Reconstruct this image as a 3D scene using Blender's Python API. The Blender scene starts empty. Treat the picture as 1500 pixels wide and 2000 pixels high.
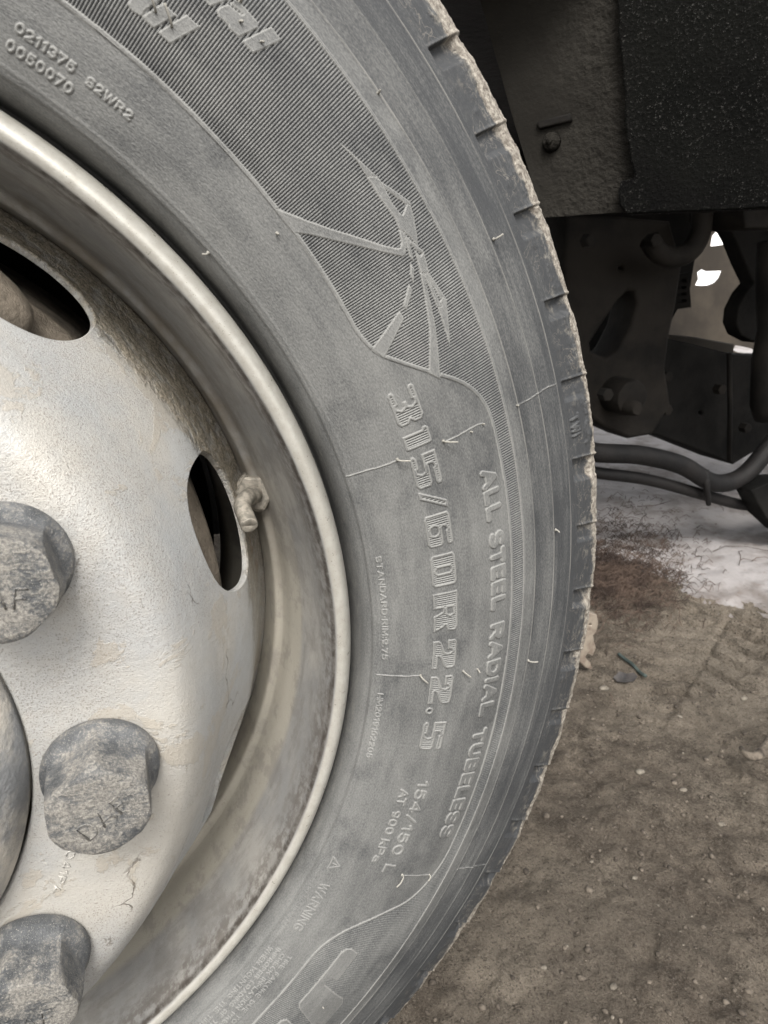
import bpy, math, random
import numpy as np
from mathutils import Vector, Matrix
random.seed(7); rng = np.random.default_rng(7)
R = math.radians
scene = bpy.context.scene
col = scene.collection

# ---------------------------------------------------------------- camera
HZ = 0.465                                   # height of the wheel centre above the ground
CAM = np.array([.1981, -.4856, .1874 + HZ]); YAW, PITCH, ROLL, FPX = .3446, .3169, -.0039, 1357.3
fwd = np.array([math.sin(YAW)*math.cos(PITCH), math.cos(YAW)*math.cos(PITCH), -math.sin(PITCH)])
rgt0 = np.array([math.cos(YAW), -math.sin(YAW), 0.]); up0 = np.cross(rgt0, fwd)
rgt = rgt0*math.cos(ROLL) + up0*math.sin(ROLL); upv = -rgt0*math.sin(ROLL) + up0*math.cos(ROLL)
cd = bpy.data.cameras.new('camera'); cam = bpy.data.objects.new('camera', cd); col.objects.link(cam)
cam.matrix_world = Matrix(((rgt[0], upv[0], -fwd[0], CAM[0]), (rgt[1], upv[1], -fwd[1], CAM[1]),
                           (rgt[2], upv[2], -fwd[2], CAM[2]), (0, 0, 0, 1)))
cd.sensor_fit = 'VERTICAL'; cd.sensor_height = 36; cd.lens = FPX/2000*36
cd.clip_start = .01; cd.clip_end = 600
cd.dof.use_dof = True; cd.dof.focus_distance = .43; cd.dof.aperture_fstop = 20
scene.camera = cam

# ---------------------------------------------------------------- sky, sun, exposure
SUN_DIR = Vector((-.20, -.60, .77)).normalized()       # towards the sun, soft behind thin cloud
elev = math.asin(SUN_DIR.z); azim = math.atan2(SUN_DIR.x, SUN_DIR.y)
w = bpy.data.worlds.new('World'); scene.world = w; w.use_nodes = True
nt = w.node_tree; nt.nodes.clear()
sky = nt.nodes.new('ShaderNodeTexSky'); sky.sky_type = 'NISHITA'; sky.sun_disc = False
sky.sun_elevation = elev; sky.sun_rotation = azim; sky.dust_density = 4; sky.air_density = 1.0; sky.ozone_density = .6
hs = nt.nodes.new('ShaderNodeHueSaturation'); hs.inputs['Saturation'].default_value = .18
tint = nt.nodes.new('ShaderNodeMixRGB'); tint.blend_type = 'MULTIPLY'; tint.inputs[0].default_value = 1; tint.inputs[2].default_value = (1, .98, .94, 1)
bg = nt.nodes.new('ShaderNodeBackground'); bg.inputs[1].default_value = .14
wo = nt.nodes.new('ShaderNodeOutputWorld')
nt.links.new(sky.outputs[0], hs.inputs['Color']); nt.links.new(hs.outputs[0], tint.inputs[1])
nt.links.new(tint.outputs[0], bg.inputs[0]); nt.links.new(bg.outputs[0], wo.inputs[0])
sl = bpy.data.lights.new('sun', 'SUN'); sl.energy = 1.3; sl.angle = R(22); sl.color = (1, .965, .91)
so = bpy.data.objects.new('sun', sl); col.objects.link(so); so.rotation_euler = SUN_DIR.to_track_quat('Z', 'Y').to_euler()
scene.view_settings.view_transform = 'Standard'; scene.view_settings.look = 'None'
scene.view_settings.gamma = 1; scene.view_settings.exposure = 1.38

# ---------------------------------------------------------------- rays from the photograph's pixels (1500 x 2000) to points in the place
def ray(px, py):
    d = fwd + rgt*(px-750)/FPX - upv*(py-1000)/FPX
    return d/np.linalg.norm(d)
def onY(px, py, y):
    d = ray(px, py); return CAM + d*(y-CAM[1])/d[1]
def onZ(px, py, z=0.):
    d = ray(px, py); return CAM + d*(z-CAM[2])/d[2]
def onP(px, py, p, n):
    d = ray(px, py); return CAM + d*(np.dot(p-CAM, n)/np.dot(d, n))

# ---------------------------------------------------------------- numpy noise
def _h(ix, iy, seed):
    n = (ix.astype(np.int64)*374761393 + iy.astype(np.int64)*668265263 + seed*1442695041) & 0xFFFFFFFF
    n = ((n ^ (n >> 13))*1274126177) & 0xFFFFFFFF
    return ((n ^ (n >> 16)) & 0xFFFF)/65535.0
def vnoise(x, y, seed=0):
    ix = np.floor(x); iy = np.floor(y); fx = x-ix; fy = y-iy
    fx = fx*fx*(3-2*fx); fy = fy*fy*(3-2*fy); ix = ix.astype(np.int64); iy = iy.astype(np.int64)
    a = _h(ix, iy, seed); b = _h(ix+1, iy, seed); c = _h(ix, iy+1, seed); d = _h(ix+1, iy+1, seed)
    return (a*(1-fx)+b*fx)*(1-fy) + (c*(1-fx)+d*fx)*fy
def fbm(x, y, o=4, seed=0):
    s = 0; a = .5; t = 0
    for i in range(o):
        s = s + a*vnoise(x, y, seed+i*17); t += a; a *= .5; x = x*2.03+3.1; y = y*2.03+1.7
    return s/t
def sstep(a, b, x):
    t = np.clip((x-a)/(b-a), 0, 1); return t*t*(3-2*t)

# ---------------------------------------------------------------- mesh helpers
def mesh_np(name, V, F, smooth=True, attrs=None):
    """V (n,3), F (m,k) with k 3 or 4; attrs {name: (n,3) array}"""
    me = bpy.data.meshes.new(name); n = len(V); m, k = F.shape
    me.vertices.add(n); me.vertices.foreach_set('co', np.ascontiguousarray(V, np.float32).ravel())
    me.loops.add(m*k); me.loops.foreach_set('vertex_index', np.ascontiguousarray(F, np.int32).ravel())
    me.polygons.add(m); me.polygons.foreach_set('loop_start', np.arange(0, m*k, k, dtype=np.int32))
    me.polygons.foreach_set('use_smooth', np.full(m, smooth, bool))
    me.update(calc_edges=True)
    if attrs:
        for an, arr in attrs.items():
            at_ = me.attributes.new(an, 'FLOAT_VECTOR', 'POINT'); at_.data.foreach_set('vector', np.ascontiguousarray(arr, np.float32).ravel())
    return me
def link(name, me, mat=None, parent=None):
    o = bpy.data.objects.new(name, me); col.objects.link(o)
    if mat is not None and not me.materials: me.materials.append(mat)
    if parent is not None: o.parent = parent
    return o
def tag(o, label=None, cat=None, group=None, kind=None):
    if label: o['label'] = label
    if cat: o['category'] = cat
    if group: o['group'] = group
    if kind: o['kind'] = kind
    return o
def empty(name, loc=(0, 0, 0)):
    o = bpy.data.objects.new(name, None); col.objects.link(o); o.location = loc; o.empty_display_size = .05; return o
class MB:
    """collects polygons and builds one mesh"""
    def __init__(s): s.v = []; s.f = []
    def add(s, vs, fs):
        b = len(s.v); s.v += [tuple(map(float, q)) for q in vs]; s.f += [tuple(b+i for i in f) for f in fs]
    def box(s, c, ex, ey, ez):
        c, ex, ey, ez = map(np.array, (c, ex, ey, ez)); vs = [c+a*ex+b*ey+d*ez for a in (-1, 1) for b in (-1, 1) for d in (-1, 1)]
        s.add(vs, [(0, 1, 3, 2), (4, 6, 7, 5), (0, 4, 5, 1), (2, 3, 7, 6), (0, 2, 6, 4), (1, 5, 7, 3)])
    def tube(s, P, rad, n=12, cap=True, squash=1.0):
        P = [np.array(p, float) for p in P]; rad = rad if hasattr(rad, '__len__') else [rad]*len(P)
        prev = None; rings = []
        for i, p in enumerate(P):
            t = P[min(i+1, len(P)-1)] - P[max(i-1, 0)]; t /= np.linalg.norm(t)+1e-12
            if prev is None:
                a = np.array([0, 0, 1.]) if abs(t[2]) < .9 else np.array([1., 0, 0]); u = np.cross(t, a)
            else: u = prev - t*np.dot(prev, t)
            u /= np.linalg.norm(u); v = np.cross(t, u); prev = u
            rings.append([p + rad[i]*(u*math.cos(2*math.pi*k/n) + squash*v*math.sin(2*math.pi*k/n)) for k in range(n)])
        vs = sum(rings, []); fs = []
        for i in range(len(P)-1):
            for k in range(n):
                a = i*n+k; b = i*n+(k+1) % n; fs.append((a, b, b+n, a+n))
        if cap: fs += [tuple(range(n))[::-1], tuple((len(P)-1)*n+k for k in range(n))]
        s.add(vs, fs)
    def build(s, name, mat, parent=None, smooth=True, auto=None, bevel=None):
        me = bpy.data.meshes.new(name); me.from_pydata(s.v, [], s.f); me.update()
        if smooth: me.polygons.foreach_set('use_smooth', np.ones(len(me.polygons), bool))
        if auto: me.set_sharp_from_angle(angle=R(auto))
        o = link(name, me, mat, parent)
        if bevel:
            b = o.modifiers.new('bevel', 'BEVEL'); b.width = bevel; b.segments = 3; b.limit_method = 'ANGLE'; b.angle_limit = R(35)
        return o
def smooth_path(P, n=8):
    P = [np.array(p, float) for p in P]; P = [2*P[0]-P[1]] + P + [2*P[-1]-P[-2]]; out = []
    for i in range(1, len(P)-2):
        for k in range(n):
            t = k/n; a, b, c, d = P[i-1:i+3]
            out.append(.5*((2*b)+(-a+c)*t+(2*a-5*b+4*c-d)*t*t+(-a+3*b-3*c+d)*t**3))
    out.append(P[-2]); return out
def wheel_pt(r, deg, Y):
    a = R(deg); return (r*math.cos(a), -Y, HZ + r*math.sin(a))
def resample(prof, step):
    """smooth a coarse profile (r,Y) with a Catmull-Rom curve and resample by arc length"""
    P = smooth_path([(a, b, 0) for a, b in prof], 12); P = np.array(P)[:, :2]
    d = np.concatenate([[0], np.cumsum(np.hypot(*np.diff(P, axis=0).T))])
    n = max(2, int(round(d[-1]/step))); s = np.linspace(0, d[-1], n+1)
    return np.stack([np.interp(s, d, P[:, 0]), np.interp(s, d, P[:, 1])], 1)
def lathe(prof, th, name, mat, parent=None, close=False, auto=None, attr=True):
    """prof (n,2) of r,Y ; th degrees array"""
    prof = np.asarray(prof, float); th = np.radians(np.asarray(th, float)); n = len(prof); m = len(th)
    r = prof[:, 0][None]; Y = prof[:, 1][None]; c = np.cos(th)[:, None]; s = np.sin(th)[:, None]
    V = np.stack([r*c, -Y+0*c, HZ + r*s], -1).reshape(-1, 3)
    ii = np.arange(m if close else m-1); jj = np.arange(n-1); I, J = np.meshgrid(ii, jj, indexing='ij'); K = (I+1) % m
    F = np.stack([I*n+J, I*n+J+1, K*n+J+1, K*n+J], -1).reshape(-1, 4)[:, ::-1]
    sl_ = np.concatenate([[0], np.cumsum(np.hypot(*np.diff(prof, axis=0).T))])
    A = np.stack([th[:, None]*.38 + 0*r, sl_[None] + 0*c, 0*r*c], -1).reshape(-1, 3)
    me = mesh_np(name, V, F, True, {'tuv': A})
    if auto: me.set_sharp_from_angle(angle=R(auto))
    return link(name, me, mat, parent)

# ---------------------------------------------------------------- materials
class NT:
    def __init__(s, name):
        s.m = bpy.data.materials.new(name); s.m.use_nodes = True; s.t = s.m.node_tree; s.t.nodes.clear()
        s.o = s.n('ShaderNodeOutputMaterial'); s.b = s.n('ShaderNodeBsdfPrincipled'); s.l(s.b.outputs[0], s.o.inputs[0])
    def n(s, t, **k):
        q = s.t.nodes.new(t)
        for a, b in k.items(): setattr(q, a, b)
        return q
    def l(s, a, b): s.t.links.new(a, b)
    def val(s, inp, x):
        if hasattr(x, 'is_output') or isinstance(x, bpy.types.NodeSocket): s.l(x, inp)
        elif isinstance(x, (tuple, list)) and len(x) == 3 and inp.type == 'RGBA': inp.default_value = (*x, 1)
        else: inp.default_value = x
    def obj(s): return s.n('ShaderNodeTexCoord').outputs['Object']
    def attr(s, name): return s.n('ShaderNodeAttribute', attribute_name=name).outputs['Vector']
    def map(s, v, sc=(1, 1, 1), loc=(0, 0, 0)):
        q = s.n('ShaderNodeMapping'); s.l(v, q.inputs[0]); q.inputs['Scale'].default_value = sc; q.inputs['Location'].default_value = loc; return q.outputs[0]
    def noise(s, v, sc, det=4, rough=.55, dist=0):
        q = s.n('ShaderNodeTexNoise'); s.l(v, q.inputs['Vector']); q.inputs['Scale'].default_value = sc
        q.inputs['Detail'].default_value = det; q.inputs['Roughness'].default_value = rough; q.inputs['Distortion'].default_value = dist; return q.outputs['Fac']
    def vor(s, v, sc, feat='F1', rand=1):
        q = s.n('ShaderNodeTexVoronoi', feature=feat); s.l(v, q.inputs['Vector']); q.inputs['Scale'].default_value = sc; q.inputs['Randomness'].default_value = rand; return q.outputs['Distance']
    def ramp(s, x, a, b, lo=0., hi=1.):
        q = s.n('ShaderNodeMapRange', interpolation_type='SMOOTHSTEP'); s.val(q.inputs[0], x)
        q.inputs[1].default_value = a; q.inputs[2].default_value = b; q.inputs[3].default_value = lo; q.inputs[4].default_value = hi; return q.outputs[0]
    def math(s, op, a, b=0.):
        q = s.n('ShaderNodeMath', operation=op); s.val(q.inputs[0], a); s.val(q.inputs[1], b); return q.outputs[0]
    def mix(s, f, a, b, mode='MIX'):
        q = s.n('ShaderNodeMixRGB', blend_type=mode); s.val(q.inputs[0], f); s.val(q.inputs[1], a); s.val(q.inputs[2], b); return q.outputs[0]
    def sep(s, v):
        q = s.n('ShaderNodeSeparateXYZ'); s.l(v, q.inputs[0]); return q.outputs
    def bump(s, h, dist, strength=1., prev=None):
        q = s.n('ShaderNodeBump'); q.inputs['Strength'].default_value = strength; q.inputs['Distance'].default_value = dist; s.l(h, q.inputs['Height'])
        if prev is not None: s.l(prev, q.inputs['Normal'])
        return q.outputs[0]
    def set(s, color=None, rough=None, metal=None, normal=None, spec=None, coat=None, coatr=None):
        b = s.b
        if color is not None: s.val(b.inputs['Base Color'], color)
        if rough is not None: s.val(b.inputs['Roughness'], rough)
        if metal is not None: s.val(b.inputs['Metallic'], metal)
        if normal is not None: s.l(normal, b.inputs['Normal'])
        if spec is not None: s.val(b.inputs['Specular IOR Level'], spec)
        if coat is not None: s.val(b.inputs['Coat Weight'], coat)
        if coatr is not None: s.val(b.inputs['Coat Roughness'], coatr)
        return s.m

# --- tyre rubber: x = metres along the circumference, y = metres along the profile, z = relief (mm)
def mat_rubber():
    s = NT('dusty_rubber'); v = s.attr('tuv'); x, y, z = s.sep(v)
    big = s.noise(s.map(v, (1, 1.6, 0)), 14, 5, .6)
    streak = s.noise(s.map(v, (.30, 1.8, 0)), 60, 5, .62)
    streak2 = s.noise(s.map(v, (.12, 3.0, 0), (3, 1, 0)), 130, 4, .6)
    fine = s.noise(s.map(v, (.7, 1.5, 0)), 900, 3, .62)
    dust = s.math('ADD', s.ramp(big, .3, .7, -.11, .11), s.ramp(streak, .3, .7, -.07, .07))
    dust = s.math('ADD', dust, s.ramp(fine, .3, .7, -.13, .13))
    # darker rubber outwards from the ribbed panel, in three steps down to the tread shoulder
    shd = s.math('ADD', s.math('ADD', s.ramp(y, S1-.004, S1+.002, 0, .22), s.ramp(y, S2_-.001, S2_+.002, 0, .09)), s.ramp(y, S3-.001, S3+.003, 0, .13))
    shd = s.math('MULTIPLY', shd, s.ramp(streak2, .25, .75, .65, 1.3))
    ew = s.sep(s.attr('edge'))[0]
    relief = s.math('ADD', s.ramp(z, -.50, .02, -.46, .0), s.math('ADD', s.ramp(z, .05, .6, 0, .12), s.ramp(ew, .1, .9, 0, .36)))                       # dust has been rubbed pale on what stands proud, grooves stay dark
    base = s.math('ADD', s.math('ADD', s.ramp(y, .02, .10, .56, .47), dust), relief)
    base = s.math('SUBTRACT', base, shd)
    base = s.math('ADD', base, s.ramp(s.noise(s.map(v, (1, 1.3, 0), (7, 3, 0)), 26, 6, .68), .50, .72, .02, -.17))
    base = s.math('ADD', base, s.ramp(s.noise(s.map(v, (1, 1.0, 0), (2, 8, 0)), 1500, 2, .6), .66, .74, 0, .30))
    c = s.mix(s.ramp(base, 0, 1), (.030, .032, .035), (.170, .171, .166))
    # pale scratches and scuffs along the steps
    scf = s.noise(s.map(v, (.18, 2.4, 0), (9, 4, 0)), 260, 4, .7)
    c = s.mix(s.math('MULTIPLY', s.ramp(scf, .60, .78), s.ramp(y, S1-.02, S1+.01, .05, .22)), c, (.20, .198, .188))
    st = s.math('ADD', s.ramp(s.math('ABSOLUTE', s.math('SUBTRACT', y, S1)), 0, .0011, 1, 0), s.math('ADD', s.ramp(s.math('ABSOLUTE', s.math('SUBTRACT', y, S2_)), 0, .0010, 1, 0), s.ramp(s.math('ABSOLUTE', s.math('SUBTRACT', y, S3)), 0, .0010, 1, 0)))
    c = s.mix(s.math('MULTIPLY', st, s.ramp(streak2, .38, .6, .15, .65)), c, (.19, .186, .175))
    # pale dust line near the bead
    bead = s.math('MULTIPLY', s.ramp(y, .010, .014), s.ramp(y, .018, .026, 1, 0))
    c = s.mix(s.math('MULTIPLY', bead, s.ramp(s.noise(s.map(v, (.5, 2.0, 0)), 200, 5, .65), .45, .70, 0, .38)), c, (.24, .235, .215))
    # dried mud crust on the shoulder edge
    n1 = s.noise(s.map(v, (1, 1, 0)), 90, 6, .7); n2 = s.noise(s.map(v, (1, 1, 0), (5, 2, 0)), 22, 3, .6)
    edge = s.math('ADD', y, s.math('MULTIPLY', s.math('SUBTRACT', n1, .5), .012))
    edge = s.math('ADD', edge, s.math('MULTIPLY', s.math('SUBTRACT', n2, .5), .014))
    edge = s.math('ADD', edge, s.ramp(x, X30-.06, X30+.06, 0, .0022))
    mud = s.ramp(edge, SE-.0034, SE-.0014)
    n3 = s.noise(s.map(v, (1, 1, 0)), 420, 5, .65)
    mudc = s.mix(s.ramp(n3, .36, .66), (.11, .095, .08), (.29, .27, .235))
    c = s.mix(mud, c, mudc)
    # thin mud veins and pale films just inside the crust
    vein = s.math('MULTIPLY', s.ramp(s.math('ABSOLUTE', s.math('SUBTRACT', s.noise(s.map(v, (1, 1, 0), (2, 7, 0)), 75, 4, .6, .6), .5)), 0, .014, 1, 0), s.math('MULTIPLY', s.ramp(y, S3, S3+.008), s.ramp(n2, .42, .55)))
    c = s.mix(s.math('MULTIPLY', vein, .35), c, (.24, .22, .19))
    twm = s.ramp(s.math('ABSOLUTE', s.math('SUBTRACT', x, R(13.55)*KX+2)), .008, .011)
    film = s.math('MULTIPLY', twm, s.math('MULTIPLY', s.ramp(s.noise(s.map(v, (1, 1, 0), (1, 9, 0)), 130, 6, .72), .52, .66), s.ramp(y, S3+.002, SE-.004, 0, .5))); c = s.mix(film, c, (.20, .185, .16))
    wr = s.noise(s.map(v, (.75, 1.7, 0), (0, 0, 0)), 620, 3, .55, .4)
    nb = s.bump(wr, .00038, .8)
    nb = s.bump(s.noise(s.map(v, (.3, 2, 0)), 300, 4, .6), .0003, .5, nb)
    nb = s.bump(s.math('MULTIPLY', n3, mud), .0012, .9, nb)
    return s.set(c, s.ramp(big, .3, .7, .60, .72), 0, nb, .38)
M = {}
def mat_plain_rubber():
    s = NT('tread_rubber'); v = s.obj(); n = s.noise(v, 40, 5, .6); c = s.mix(s.ramp(n, .35, .7), (.035, .036, .038), (.16, .14, .115))
    return s.set(c, .8, 0, s.bump(s.noise(v, 400, 4), .0006, .6), .3)
M['tread'] = mat_plain_rubber()
def mat_spew():
    s = NT('spew_rubber'); n = s.noise(s.obj(), 300, 2); return s.set(s.mix(n, (.17, .165, .15), (.27, .26, .235)), .7, 0, None, .3)
M['spew'] = mat_spew()

# --- silver painted steel under dust
def mat_rim(name, lip=False):
    s = NT(name); v = s.obj(); t = s.attr('tuv'); x, y, z = s.sep(t)
    n1 = s.noise(v, 18, 6, .62); n2 = s.noise(v, 160, 5, .65); n3 = s.noise(v, 900, 3, .6); sp = s.noise(v, 1500, 2, .6)
    st = s.noise(s.map(t, (.35, 1.6, 0)), 90, 5, .65)
    c = s.mix(s.ramp(n1, .35, .65), (.25, .25, .247), (.345, .335, .315))
    c = s.mix(s.ramp(st, .45, .7, 0, .5), c, (.17, .158, .145))
    c = s.mix(s.math('MULTIPLY', s.ramp(y, .075, .082), s.ramp(s.sep(v)[2], HZ-.02, HZ+.12, .8, 0)), c, (.40, .375, .32))  # light painted in: lower inner barrel coloured paler to offset the shade there
    # brown grime collected in the gutter behind the flange and down at the weld (y = metres from the lip)
    g1 = s.math('MULTIPLY', s.ramp(y, .0335, .036), s.ramp(y, .040, .060, 1, 0))
    g1 = s.math('MULTIPLY', g1, s.ramp(n2, .40, .60))
    c = s.mix(s.math('MULTIPLY', g1, .6), c, (.085, .070, .058))
    g2 = s.math('MULTIPLY', s.math('MULTIPLY', s.ramp(y, .085, .108), s.ramp(s.sep(v)[2], HZ-.03, HZ+.12, .15, .95)), s.ramp(s.noise(v, 55, 5, .6), .3, .62))
    c = s.mix(s.math('MULTIPLY', g2, .80), c, (.17, .145, .112))
    sm_ = s.math('MULTIPLY', s.ramp(y, .0322, .0336), s.ramp(y, .0350, .0385, 1, 0)); c = s.mix(s.math('MULTIPLY', sm_, s.ramp(n2, .3, .6, .45, .95)), c, (.05, .042, .036))
    blot = s.ramp(s.noise(v, 42, 6, .7), .50, .60, 0, .40); c = s.mix(blot, c, (.19, .18, .168))
    lipf = s.ramp(y, .0312, .0326, 1, 0)
    lipc = s.mix(s.ramp(n2, .35, .7), (.335, .325, .295), (.385, .378, .35))
    lipc = s.mix(s.ramp(sp, .70, .76, 0, .35), lipc, (.22, .17, .13))
    c = s.mix(lipf, c, lipc)
    c = s.mix(s.ramp(sp, .66, .72, 0, .6), c, (.10, .085, .07))
    c = s.mix(s.ramp(n3, .70, .78, 0, .6), c, (.62, .60, .54))
    nb = s.bump(s.noise(v, 1100, 4, .6), .00022, .6); nb = s.bump(n2, .00035, .35, nb)
    rough = s.math('ADD', s.ramp(lipf, 0, 1, .50, .31), s.ramp(n2, .3, .7, -.04, .08))
    return s.set(c, rough, .30, nb, .5)
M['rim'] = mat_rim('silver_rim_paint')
def mat_disc():
    s = NT('dusty_disc_paint'); v = s.obj(); t = s.attr('tuv'); x, y, z = s.sep(t)   # y = metres along profile from the bore
    n1 = s.noise(v, 11, 5, .6); n2 = s.noise(v, 120, 5, .65); n3 = s.noise(v, 700, 4, .6); sp = s.noise(v, 1400, 3, .65)
    c = s.mix(s.ramp(n1, .36, .64), (.355, .360, .360), (.420, .405, .375))
    c = s.mix(s.ramp(n2, .40, .70, 0, .26), c, (.335, .31, .27))
    # bluish rubbed paint round the outer slope
    c = s.mix(s.math('MULTIPLY', s.ramp(y, .07, .10, 0, 1), s.ramp(s.noise(v, 16, 4), .42, .6, 0, .55)), c, (.36, .375, .385))
    # brown scab of grime towards the weld
    g = s.math('ADD', y, s.math('MULTIPLY', s.math('SUBTRACT', n2, .5), .022)); g = s.math('ADD', g, s.math('MULTIPLY', s.math('SUBTRACT', n1, .5), .022))
    zz = s.sep(v)[2]; gf = s.math('MULTIPLY', s.ramp(g, .153, .166), s.math('MULTIPLY', s.ramp(z, 0, 1.5, 1, .55), s.ramp(zz, HZ-.03, HZ+.06, .35, 1)))
    gc = s.mix(s.ramp(n3, .35, .65), (.13, .115, .090), (.32, .285, .225))
    rust = s.ramp(s.noise(v, 34, 4, .6), .62, .74); gc = s.mix(s.math('MULTIPLY', rust, .6), gc, (.24, .13, .06))
    gf = s.math('MULTIPLY', gf, s.ramp(n2, .30, .55, .45, 1)); c = s.mix(gf, c, gc)
    # peppery spatter
    dens = s.ramp(s.noise(v, 14, 3), .38, .62, .64, .555)
    spat = s.ramp(s.math('SUBTRACT', sp, dens), 0, .035)
    c = s.mix(s.math('MULTIPLY', spat, .55), c, (.11, .09, .07))
    w_ = s.ramp(n3, .66, .74, 0, .45); c = s.mix(w_, c, (.66, .64, .58))
    fk = s.n('ShaderNodeTexNoise'); s.l(v, fk.inputs['Vector']); fk.inputs['Scale'].default_value = 21; fk.inputs['Detail'].default_value = 9; fk.inputs['Roughness'].default_value = .68; fk.inputs['Distortion'].default_value = .5
    flake = s.ramp(fk.outputs['Fac'], .565, .580); c = s.mix(s.math('MULTIPLY', flake, .38), c, (.36, .315, .25))
    chip = s.ramp(s.noise(s.map(v, (1, 1, 1), (4, 1, 2)), 150, 6, .72), .665, .69); c = s.mix(s.math('MULTIPLY', chip, .5), c, (.17, .145, .12))
    scr = s.math('MULTIPLY', s.ramp(s.noise(s.map(t, (.5, 6, 0), (1, 3, 0)), 85, 4, .6), .62, .70), s.ramp(y, .06, .10)); c = s.mix(s.math('MULTIPLY', scr, .28), c, (.56, .55, .51))
    # hairline cracks in the paint
    cr = s.vor(s.map(v, (1, 1, 1)), 26, 'DISTANCE_TO_EDGE'); q = s.n('ShaderNodeVectorMath', operation='ADD'); s.l(v, q.inputs[0])
    nn = s.n('ShaderNodeTexNoise'); s.l(v, nn.inputs['Vector']); nn.inputs['Scale'].default_value = 60; nn.inputs['Detail'].default_value = 4
    q2 = s.n('ShaderNodeVectorMath', operation='SCALE'); s.l(nn.outputs['Color'], q2.inputs[0]); q2.inputs['Scale'].default_value = .03; s.l(q2.outputs[0], q.inputs[1])
    cr = s.vor(q.outputs[0], 22, 'DISTANCE_TO_EDGE')
    crack = s.math('MULTIPLY', s.ramp(cr, .004, .014, 1, 0), s.ramp(s.noise(v, 24, 3, .5), .60, .66)); c = s.mix(s.math('MULTIPLY', crack, .7), c, (.10, .085, .065))
    nb = s.bump(n3, .0005, .55); nb = s.bump(sp, .0004, .5, nb); nb = s.bump(s.math('MULTIPLY', gf, n2), .004, .8, nb); nb = s.bump(crack, -.0006, .8, nb); nb = s.bump(flake, .0004, .6, nb)
    nb = s.bump(s.noise(v, 55, 3), .0015, .35, nb)
    rough = s.math('ADD', s.ramp(n2, .3, .7, .36, .52), s.math('MULTIPLY', gf, .22))
    return s.set(c, rough, .22, nb, .5)
M['disc'] = mat_disc()
def mat_cap():
    s = NT('grey_cap_plastic'); v = s.obj(); g = s.n('ShaderNodeNewGeometry'); p = g.outputs['Position']; nx = s.sep(s.attr('capuv'))
    n1 = s.noise(p, 60, 5, .62); n2 = s.noise(p, 800, 5, .70); n3 = s.noise(p, 2200, 3, .6)
    st = s.noise(s.map(p, (.6, 1, 2.2)), 150, 5, .65)
    c = s.mix(s.ramp(n1, .35, .65), (.052, .056, .061), (.106, .111, .118))
    d = s.math('ADD', s.math('MULTIPLY', n1, .75), s.math('ADD', s.math('MULTIPLY', n2, .50), s.math('MULTIPLY', st, .40)))
    d = s.math('ADD', d, s.ramp(nx[1], .006, .032, -.06, .06))       # dust thickest on the nose of the cap
    dust = s.ramp(d, .74, .96)
    dc = s.mix(s.ramp(n2, .38, .64), (.13, .12, .107), (.29, .275, .245))
    c = s.mix(s.math('MULTIPLY', dust, .78), c, dc)
    c = s.mix(s.ramp(n3, .60, .68, 0, .75), c, (.40, .38, .34)); c = s.mix(s.ramp(n3, .30, .40, .6, 0), c, (.035, .037, .04))
    nb = s.bump(n2, .0011, .75); nb = s.bump(n3, .0004, .6, nb); nb = s.bump(st, .0012, .5, nb)
    return s.set(c, s.ramp(dust, 0, 1, .50, .85), 0, nb, .45)
M['cap'] = mat_cap()
def mat_simple(name, c1, c2, sc, rough, metal=0, bsc=300, bd=.0008, spec=.4, det=5):
    s = NT(name); v = s.obj(); n = s.noise(v, sc, det, .62); return s.set(s.mix(s.ramp(n, .36, .64), c1, c2), rough, metal, s.bump(s.noise(v, bsc, 5, .65), bd, .7), spec)
M['valve'] = mat_simple('dusty_brass', (.15, .14, .12), (.30, .275, .235), 230, .6, .25, 900, .0005)
M['brass'] = mat_simple('brass_core', (.26, .17, .11), (.40, .30, .20), 500, .45, .5)
M['hub'] = mat_simple('dirty_hub_iron', (.22, .225, .23), (.50, .47, .42), 45, .65, .1, 350, .0018)
M['drum'] = mat_simple('dusty_brake_iron', (.095, .08, .062), (.20, .17, .135), 30, .8, 0, 300, .002)
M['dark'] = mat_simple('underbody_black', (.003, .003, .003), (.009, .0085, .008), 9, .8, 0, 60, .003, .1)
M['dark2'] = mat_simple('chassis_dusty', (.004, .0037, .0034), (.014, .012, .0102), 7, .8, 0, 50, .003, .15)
M['hose'] = mat_simple('hose_rubber', (.003, .003, .0035), (.009, .008, .008), 14, .65, 0, 80, .002, .25)
M['taupe'] = None
def mat_mudflap():
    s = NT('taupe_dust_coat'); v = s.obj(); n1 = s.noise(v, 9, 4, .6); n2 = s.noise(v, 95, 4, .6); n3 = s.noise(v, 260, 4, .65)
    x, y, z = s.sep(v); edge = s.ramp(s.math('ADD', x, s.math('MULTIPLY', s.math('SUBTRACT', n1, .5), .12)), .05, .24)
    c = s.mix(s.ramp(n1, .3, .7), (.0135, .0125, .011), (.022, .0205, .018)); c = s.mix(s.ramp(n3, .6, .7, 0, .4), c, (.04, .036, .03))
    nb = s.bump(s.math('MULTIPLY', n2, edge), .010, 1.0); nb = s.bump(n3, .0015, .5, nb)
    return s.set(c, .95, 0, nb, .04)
M['taupe'] = mat_mudflap()
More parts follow.
